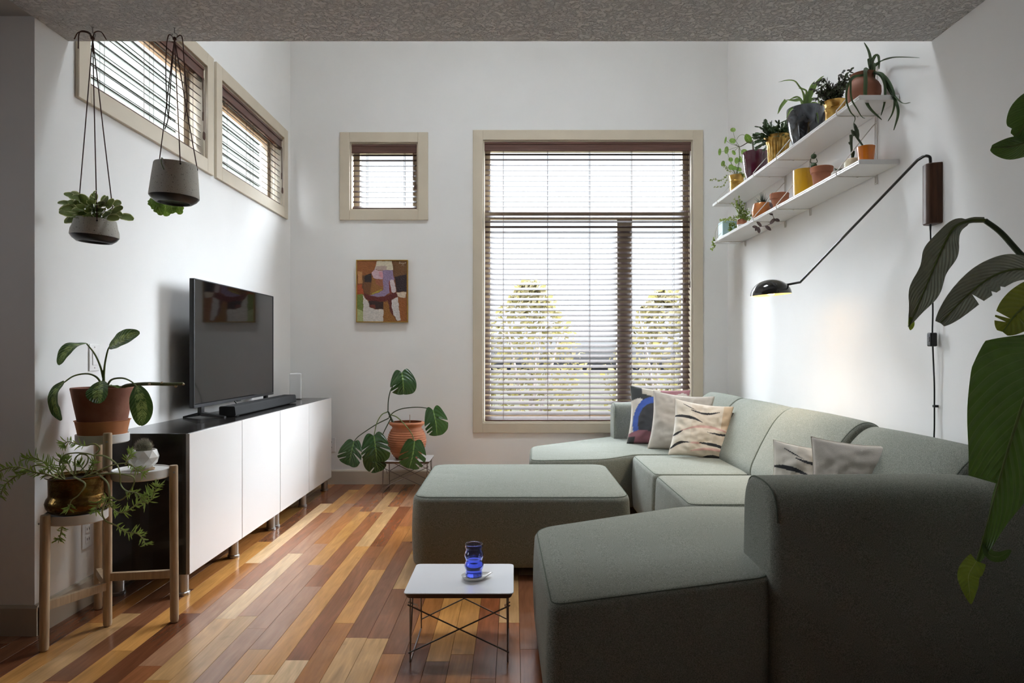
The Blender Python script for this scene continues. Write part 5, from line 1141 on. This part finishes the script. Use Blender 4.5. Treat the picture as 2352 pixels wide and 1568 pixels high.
# christmas cactus in fluted brass pot
c = base(1787, ZTU); root = pth('potted_christmas_cactus', 'christmas cactus with flat dark segments in a fluted brass pot', c)
mb = MB(); rs = []
for r, z, fl in ((.052, 0, 0), (.054, .006, 0), (.058, .03, .0022), (.061, .10, .0022), (.066, .135, .001), (.074, .155, 0), (.083, .178, 0), (.086, .186, 0), (.083, .186, 0), (.072, .160, 0), (.066, .14, 0)):
    rs.append([Vector((c.x+(r+fl*math.cos(20*2*PI*j/160))*math.cos(2*PI*j/160), c.y+(r+fl*math.cos(20*2*PI*j/160))*math.sin(2*PI*j/160), c.z+z)) for j in range(160)])
mb.rings(rs, cap1=False); mb.build('pot', M_brass2, root); mb = MB(); mb.lathe([(.001, .152), (.066, .150)], c, 24); mb.build('soil', M_soil, root)
L_seg = leafmat('flat_cactus_segment', '#32482a', vein='#52683f', veins=1, rough=.4, transl=.08, vstr=.1)
mb = MB(); rr = random.Random(8)
for k in range(90):
    a = rr.uniform(0, 2*PI); p = c+Vector((math.cos(a)*.035, math.sin(a)*.035, .155)); el = rr.uniform(.15, 1.45); d = Vector((math.cos(a)*math.cos(el), math.sin(a)*math.cos(el), math.sin(el)))
    if d.x > 0: d.x *= .12
    if rr.random() < .3: d.x -= .5
    d.normalize()
    for s in range(rr.randint(3, 5)):
        L_ = rr.uniform(.026, .038); up = rv(1, rr); q = p+d*L_
        leaf(mb, [p, p.lerp(q, .5), q], rr.uniform(.015, .021), up, lambda v: max(.25, .3+.7*math.sin(PI*min(1, .1+v*.75))), .05, .1, 0, 2, 6); p = q; d = (d+Vector((rr.gauss(0, .25)-.08, rr.gauss(0, .25), -.18))).normalized()
mb.build('foliage', L_seg, root, ang=180)
# dark marbled pot with strap leaves
c = base(1849, ZTU, 1.668); root = pth('potted_strap_leaf_plant', 'strap-leaved plant in a large black marbled pot', c)
mm = mat('black_marbled_glaze', '#17181b', .15, col2='#5a5e66', vscale=6, coat=.7, detail=8, vlo=.5, vhi=.72)
mm.node_tree.nodes['Noise Texture'].inputs['Distortion'].default_value = 2.5
pot(root, c+Vector((0, 0, .012)), [(.058, 0), (.066, .004), (.082, .05), (.096, .13), (.100, .19), (.099, .203)], mm, soil=(.09, .185), wall=.006)
mb = MB(); mb.lathe([(.001, 0), (.062, 0), (.066, .012), (.001, .012)], c, 36); mb.build('saucer', M_saucer, root)
L_str = leafmat('strap_leaf', '#5f7a3a', vein='#8fa460', veins=1, rough=.4, transl=.25, vstr=0)
V = lambda x, y, d=0: (1780+x/6.532, 80+y/6.532, c.y+d)
for pts, w_ in (([V(440,1130), V(450,1000), V(470,850), V(380,800), V(300,700), V(190,682), V(50,710)], .016), ([V(460,1130), V(500,960), V(590,780), V(680,660), V(740,610)], .030), ([V(440,1130), V(440,960), V(400,830), V(350,798)], .022), ([V(430,1130), V(370,990,-.03), V(290,990,-.05), V(165,975,-.06)], .026),
                ([V(165,980,-.06), V(90,1080,-.07), V(40,1190,-.07)], .020), ([V(430,1120), V(400,1000), V(330,935), V(210,975)], .018), ([V(420,1130), V(330,1100,-.03), V(240,1120,-.05), V(170,1250,-.06)], .02), ([V(480,1130), V(560,1030), V(640,1040), V(700,1110)], .018), ([V(470,1120), V(520,1000), V(590,960), V(650,985), V(660,1100)], .018),
                ([V(460,1100), V(480,980), V(540,780), V(600,690)], .022), ([V(450,1130), V(470,1000), V(480,900)], .03), ([V(620,1150,-.09), V(640,1230,-.10), V(650,1330,-.09)], .010)):
    mb = MB(); leaf(mb, PS(pts), w_, (.1, -1, .5), lambda v: max(.05, 1-v**3*.95), .35, 0, 0, 3, 26); mb.build('leaf', L_str if pts[0][0] < 1870 else M_brass2 if False else L_str, root, ang=180)
# dark bushy plant in ringed brass pot
c = base(1918, ZTU); root = pth('potted_dark_bushy_plant', 'bushy plant with dark purple-green leaves in a ringed brass pot', c)
pot(root, c, [(.040, 0), (.046, .004), (.048, .08), (.052, .086), (.048, .092), (.050, .108), (.058, .122), (.060, .126)], M_brass2, soil=(.05, .11), wall=.004)
mb = MB(); mb.tube([c+Vector((-.048+.014*math.cos(a), -.028, .075+.014*math.sin(a))) for a in [i*.4 for i in range(17)]], .002, 6); mb.build('ring_handle', M_brass2, root)
L_dk = leafmat('dark_purple_leaf', '#38352c', edge=None, rough=.4, transl=.1); L_dk2 = leafmat('dark_green_leaf', '#3f4a30', rough=.4, transl=.15)
mb = MB(); mb2 = MB(); stm = MB(); rr = random.Random(21)
tips = [(1874, 190), (1885, 182), (1893, 180), (1903, 195), (1912, 200), (1868, 205), (1880, 215), (1890, 222), (1900, 215), (1915, 225), (1922, 215), (1935, 165), (1940, 178), (1955, 160), (1957, 175), (1945, 195), (1935, 205), (1930, 190), (1950, 190), (1872, 225), (1885, 235)]
for (tx_, ty_) in tips:
    e = P(tx_, ty_, c.y+rr.uniform(-.05, .03)); e.x = min(e.x, 1.74) if tx_ > 1940 else e.x; b_ = c+Vector((rr.uniform(-.02, .02), rr.uniform(-.02, .02), .11)); pp = resample(smoothpath([b_, b_.lerp(e, .5)+Vector((0, 0, .02)), e], 5), 14); stm.tube(pp, .0013, 5)
    for p in pp[4:]:
        for _ in range(3): sprig(mb if rr.random() < .6 else mb2, p, rv(1, rr)+Vector((0, 0, -.4)), rv(1, rr), rr.uniform(.016, .028), rr.uniform(.009, .014))
stm.build('stems', M_stemd, root); mb.build('foliage', L_dk, root, ang=180); mb2.build('foliage', L_dk2, root, ang=180)
# round terracotta pot with long strap leaves
c = base(1983, ZTU, 1.668); root = pth('potted_hanging_cactus', 'long drooping green straps in a round-bellied terracotta pot on the upper shelf end', c)
pot(root, c, [(.050, 0), (.060, .004), (.068, .012), (.072, .030), (.077, .055), (.076, .080), (.066, .100), (.055, .112), (.050, .124), (.053, .140), (.058, .146), (.058, .148)], mat('dark_terracotta', '#8b553d', .65, var=.12, vscale=10), soil=(.05, .13), wall=.006, ang=70)
L_epi = leafmat('long_green_strap', '#3d5232', vein='#54693f', veins=1, rough=.4, transl=.1, vstr=0)
y0 = c.y
for pts, w_ in (([(1420,560), (1430,400,0), (1400,250,0), (1335,115,0)], .016), ([(1430,560), (1480,480,-.02), (1600,400,-.03), (1800,345,-.02), (2170,345,0)], .014), ([(1440,540), (1450,420,0), (1490,330,0), (1545,330,0), (1560,515,0)], .016), ([(1420,560,-.04), (1350,530,-.08), (1350,700,-.10), (1350,950,-.10), (1420,1110,-.09), (1600,1275,-.08)], .020),
                ([(1430,580,-.03), (1570,620,-.09), (1640,760,-.11), (1640,1000,-.11), (1590,1210,-.11)], .014), ([(1440,570,-.03), (1600,600,-.09), (1700,820,-.11), (1800,1000,-.11), (1840,1180,-.11), (1780,1430,-.11)], .020), ([(1450,570,-.03), (1620,610,-.08), (1740,780,-.11), (1790,980,-.11), (1760,1170,-.11), (1695,1295,-.11)], .015), ([(1450,575,-.03), (1640,640,-.08), (1740,860,-.1), (1860,1000,-.09), (1950,1035,-.08), (2035,1015,-.07)], .016),
                ([(1400,600,-.03), (1180,640,-.08), (1080,800,-.10), (1070,1000,-.10), (1130,1160,-.10), (1200,1240,-.1), (1180,1330,-.1)], .011), ([(1400,600,-.03), (1160,640,-.08), (1130,800,-.10), (1150,980,-.10), (1230,1120,-.1), (1300,1230,-.1), (1350,1255,-.1)], .011), ([(1440,560,0), (1430,430,0), (1400,380,.0), (1410,500,-.02)], .016), ([(1440,560), (1480,420,-.02), (1490,600,-.06), (1490,650,-.06)], .014)):
    mb = MB(); P3 = [P(1780+q[0]/6.532, 80+q[1]/6.532, y0+(q[2] if len(q) > 2 else 0)) for q in pts]
    P3 = [q if q.x < RW(q.y)-.03 else P(VX+F*q.x/q.y, VY-F*(q.z-CAMZ)/q.y, (RW(3.0)-.03)*q.y/q.x) for q in P3]
    leaf(mb, P3, w_, (.1, -1, .1), lambda v: max(.15, math.sin(PI*min(1, .25+v*.74))**.5), .5, 0, 0, 2, 34); mb.build('leaf', L_epi, root, ang=180)
# ---- lower shelf
def small(name, label, px, x=XS): c = base(px, ZTL, x); return c, pth(name, label, c)
c, root = small('potted_small_cactus', 'slim spiky cactus in a small glossy orange pot', 1989)
pot(root, c, [(.030, 0), (.032, .002), (.040, .085), (.0405, .092), (.039, .093)], mat('orange_glaze', '#c8701d', .2, coat=.6), soil=(.035, .08), wall=.004)
M_cac = mat('green_cactus', '#46523a', .7, var=.25, vscale=60, bump=.6, bscale=140)
Y0 = c.y
part_tube('cactus_stem', PS([(1984, 338, Y0), (1975, 325, Y0), (1966, 312, Y0), (1959, 301, Y0)]), (.004, .006), M_cac, root); part_tube('cactus_stem', PS([(1971, 322, Y0), (1969, 305, Y0), (1964, 290, Y0), (1961, 283, Y0)]), [.003, .004, .006, .007, .008, .008, .008, .009, .009, .008, .008, .007, .007, .006, .005, .005, .004, .003, .002], M_cac, root) ; part_tube('cactus_stem', PS([(1961, 312, Y0), (1958, 303, Y0), (1956, 298, Y0)]), (.007, .004), M_cac, root)
c, root = small('potted_column_cactus', 'grey column cactus in a cream pot beside the orange one', 1957)
pot(root, c, [(.030, 0), (.034, .003), (.037, .05), (.035, .066), (.031, .072)], mat('cream_glaze', '#ddd4b8', .35), soil=(.028, .062), wall=.004)
part_tube('cactus_stem', PS([(1957, 362), (1956, 345), (1955, 330), (1955, 318), (1955, 310)], c.y), (.004, .009), M_cac, root); part_tube('cactus_stem', PS([(1956, 333), (1951, 330), (1950, 326)], c.y), .003, M_cac, root); part_tube('cactus_stem', PS([(1959, 362), (1961, 352), (1961, 347)], c.y), .005, M_cac, root)
c, root = small('potted_low_succulent', 'low grey-green succulent in a small pale grey bowl', 1926)
pot(root, c, [(.022, 0), (.030, .004), (.037, .025), (.035, .042), (.030, .048)], M_concrete, soil=(.028, .04), wall=.004)
mb = MB()
for k in range(16): a = R.uniform(0, 6.28); sprig(mb, c+Vector((0, 0, .045)), Vector((math.cos(a), math.sin(a), R.uniform(.2, 1.2))), Vector((0, 0, 1)), R.uniform(.02, .034), .012)
mb.build('foliage', L_seg, root, ang=180)
c, root = small('potted_ball_cactus', 'stacked ball cactus in a rimmed terracotta pot', 1887)
pot(root, c, [(.036, 0), (.038, .002), (.050, .088), (.056, .090), (.060, .118), (.058, .121)], M_terra, soil=(.052, .108), wall=.005)
M_ball = mat('green_ball_cactus', '#45573a', .6, var=.3, vscale=90)
def ball(p, r): mb = MB(); mb.lathe([(r*math.cos(a)+.0003, r*.95*math.sin(a)) for a in [-PI/2+PI*i/10 for i in range(11)]], p, 18); mb.build('cactus_ball', M_ball, root)
ball(P(1869, 359, c.y), .0145); ball(P(1869, 380, c.y), .016); ball(P(1874, 384, c.y-.01), .010)
for s in (-1, 1): part_tube('spine_arch', PS([(1869+s*2, 375, c.y), (1869+s*8, 372, c.y), (1869+s*6, 364, c.y)]), .002, M_cac, root)
part_tube('spine_arch', PS([(1867, 354), (1870, 351), (1872, 349)], c.y), .001, M_cac, root); part_tube('sprout', PS([(1909, 386), (1911, 380)], c.y), .003, M_cac, root)
c, root = small('yellow_planter', 'plain glossy mustard yellow cylinder planter', 1846)
pot(root, c, [(.054, 0), (.058, .003), (.060, .150), (.0602, .165), (.059, .167)], mat('mustard_glaze', '#d2a11f', .25, coat=.5), soil=(.053, .14), wall=.004)
c, root = small('potted_wandering_dude', 'terracotta pot with dark purple trailing leaves spilling over the lower shelf', 1790)
pot(root, c, [(.036, 0), (.038, .002), (.050, .082), (.056, .084), (.059, .112), (.057, .115)], M_terra, soil=(.052, .102), wall=.005)
L_pur = leafmat('purple_trailing_leaf', '#4b3a42', vein='#77656c', veins=1, rough=.45, transl=.15, vstr=0)
T_ = lambda x, y: (1620+x/6.03, 340+y/6.03)
mb = MB(); ys = F*1.56/(1757-VX); ch = [P(*T_(q[0], q[1]), ys) for q in ((920,750), (900,800), (900,850), (925,910), (950,970), (960,985))]; ch2 = [P(*T_(q[0], q[1]), ys) for q in ((955,975), (920,1030), (860,1070), (780,1085), (735,1095))]
part_tube('trailing_stem', [c+Vector((0, 0, .105)), c+Vector((-.055, -.02, .115))]+ch, .0013, M_leather, root); part_tube('trailing_stem', ch2, .0013, M_leather, root)
for (x0_, y0_, x1_, y1_, w_) in ((895,750,925,830,45), (880,890,935,930,40), (960,975,895,1055,46), (960,985,1030,1010,48), (780,1085,710,1020,46), (830,1075,910,1140,50), (725,1095,650,1090,44), (735,1095,690,1145,44), (735,1095,745,1180,46)):
    k = ys/F/6.03; p, q = P(*T_(x0_, y0_), ys), P(*T_(x1_, y1_), ys-.01); leaf(mb, [p, p.lerp(q, .5), q], w_*k*1.05, (0, -1, .3), ov, .15, 0, 0, 3, 10)
mb.build('foliage', L_pur, root, ang=180)
c, root = small('potted_aloe', 'spiky grey-green aloe in a copper-orange rounded pot', 1751)
pot(root, c, [(.042, 0), (.052, .004), (.066, .035), (.069, .07), (.064, .100), (.058, .115), (.056, .117)], mat('copper_orange_glaze', '#c0763a', .22, metal=.35, coat=.5, col2='#8d4c22', vscale=12), soil=(.053, .108), wall=.005, ang=70)
mb = MB()
for k in range(34):
    a = R.uniform(0, 6.28); el = R.uniform(.5, 1.5); sprig(mb, c+Vector((0, 0, .105)), Vector((math.cos(a)*math.cos(el), math.sin(a)*math.cos(el), math.sin(el))), Vector((0, -1, .3)), R.uniform(.05, .09), .009, fold=.5, prof=lambda v: max(.05, 1-v))
mb.build('foliage', leafmat('aloe_spike', '#56655a', rough=.5, transl=.05), root, ang=180)
mb = MB(); mb.rbox((c.x-.066, c.y-.028, c.z+.035), (c.x-.052, c.y+.012, c.z+.075), .003); 
c, root = small('potted_trailing_jade', 'leafy trailing plant in a small two-tone terracotta and white pot', 1704, 1.66)
pot(root, c, [(.022, 0), (.028, .003), (.033, .03), (.034, .045)], M_cer, soil=None, wall=.004)
mb = MB(); mb.lathe([(.0342, .045), (.034, .07), (.031, .082), (.028, .080), (.028, .05)], c, 32); mb.build('terracotta_band', M_terra, root); mb = MB(); mb.lathe([(.001, .074), (.029, .073)], c, 20); mb.build('soil', M_soil, root)
mb = MB(); stm = MB(); rr = random.Random(33)
for tx_, ty_ in ((1688, 458), (1692, 462), (1697, 455), (1703, 465), (1710, 470), (1716, 480), (1722, 488), (1726, 497), (1718, 500), (1708, 500), (1682, 468), (1655, 508), (1690, 497), (1712, 505), (1722, 505)):
    e = P(tx_, ty_, c.y+rr.uniform(-.05, .03)); b_ = c+Vector((0, 0, .075)); pp = resample(smoothpath([b_, b_.lerp(e, .5)+Vector((0, 0, .012)), e], 5), 12); stm.tube(pp, .0012, 5)
    for p in pp[3:]:
        for _ in range(2): sprig(mb, p, rv(1, rr), rv(1, rr), rr.uniform(.012, .022), rr.uniform(.009, .014))
stm.build('stems', M_vine, root); mb.build('foliage', L_trail, root, ang=180)
c, root = small('blue_square_planter', 'pale blue square planter with a thin vine at the window end of the lower shelf', 1672, 1.66)
M_pb = mat('pale_blue_glaze', '#a9c3c6', .3, coat=.3, var=.05, vscale=6); w_ = .058; mb = MB()
Mq = Matrix.Translation(c)
for a, b_ in (((-w_, -w_, 0), (w_, -w_+.005, .125)), ((-w_, w_-.005, 0), (w_, w_, .125)), ((-w_, -w_+.005, 0), (-w_+.005, w_-.005, .125)), ((w_-.005, -w_+.005, 0), (w_, w_-.005, .125)), ((-w_+.005, -w_+.005, 0), (w_-.005, w_-.005, .01))): mb.rbox(a, b_, .0015, 1, M=Mq)
mb.build('pot', M_pb, root, smooth=False); mb = MB(); mb.box(c+Vector((-w_+.005, -w_+.005, .1)), c+Vector((w_-.005, w_-.005, .108))); mb.build('soil', M_soil, root)
mb = MB(); stm = MB(); rr = random.Random(3)
for pts, dens in (([(1672, 512), (1660, 511), (1648, 520), (1643, 535), (1643, 552), (1640, 562)], 0), ([(1640, 548), (1637, 558), (1640, 568), (1635, 572)], 3), ([(1680, 512), (1690, 520), (1693, 522)], 2), ([(1676, 515), (1678, 526), (1676, 530)], 3), ([(1656, 506), (1668, 504), (1685, 500), (1695, 496)], 3)):
    xw2 = 1.57; yy = F*xw2/(1655-VX); pp = resample(smoothpath([P(q[0], q[1], yy) for q in pts], 5), 10); stm.tube(pp, .0012, 5)
    for p in pp:
        for _ in range(dens): sprig(mb, p, rv(1, rr), rv(1, rr), rr.uniform(.012, .022), rr.uniform(.010, .015))
stm.build('stems', M_vine, root); mb.build('foliage', L_trail, root, ang=180)
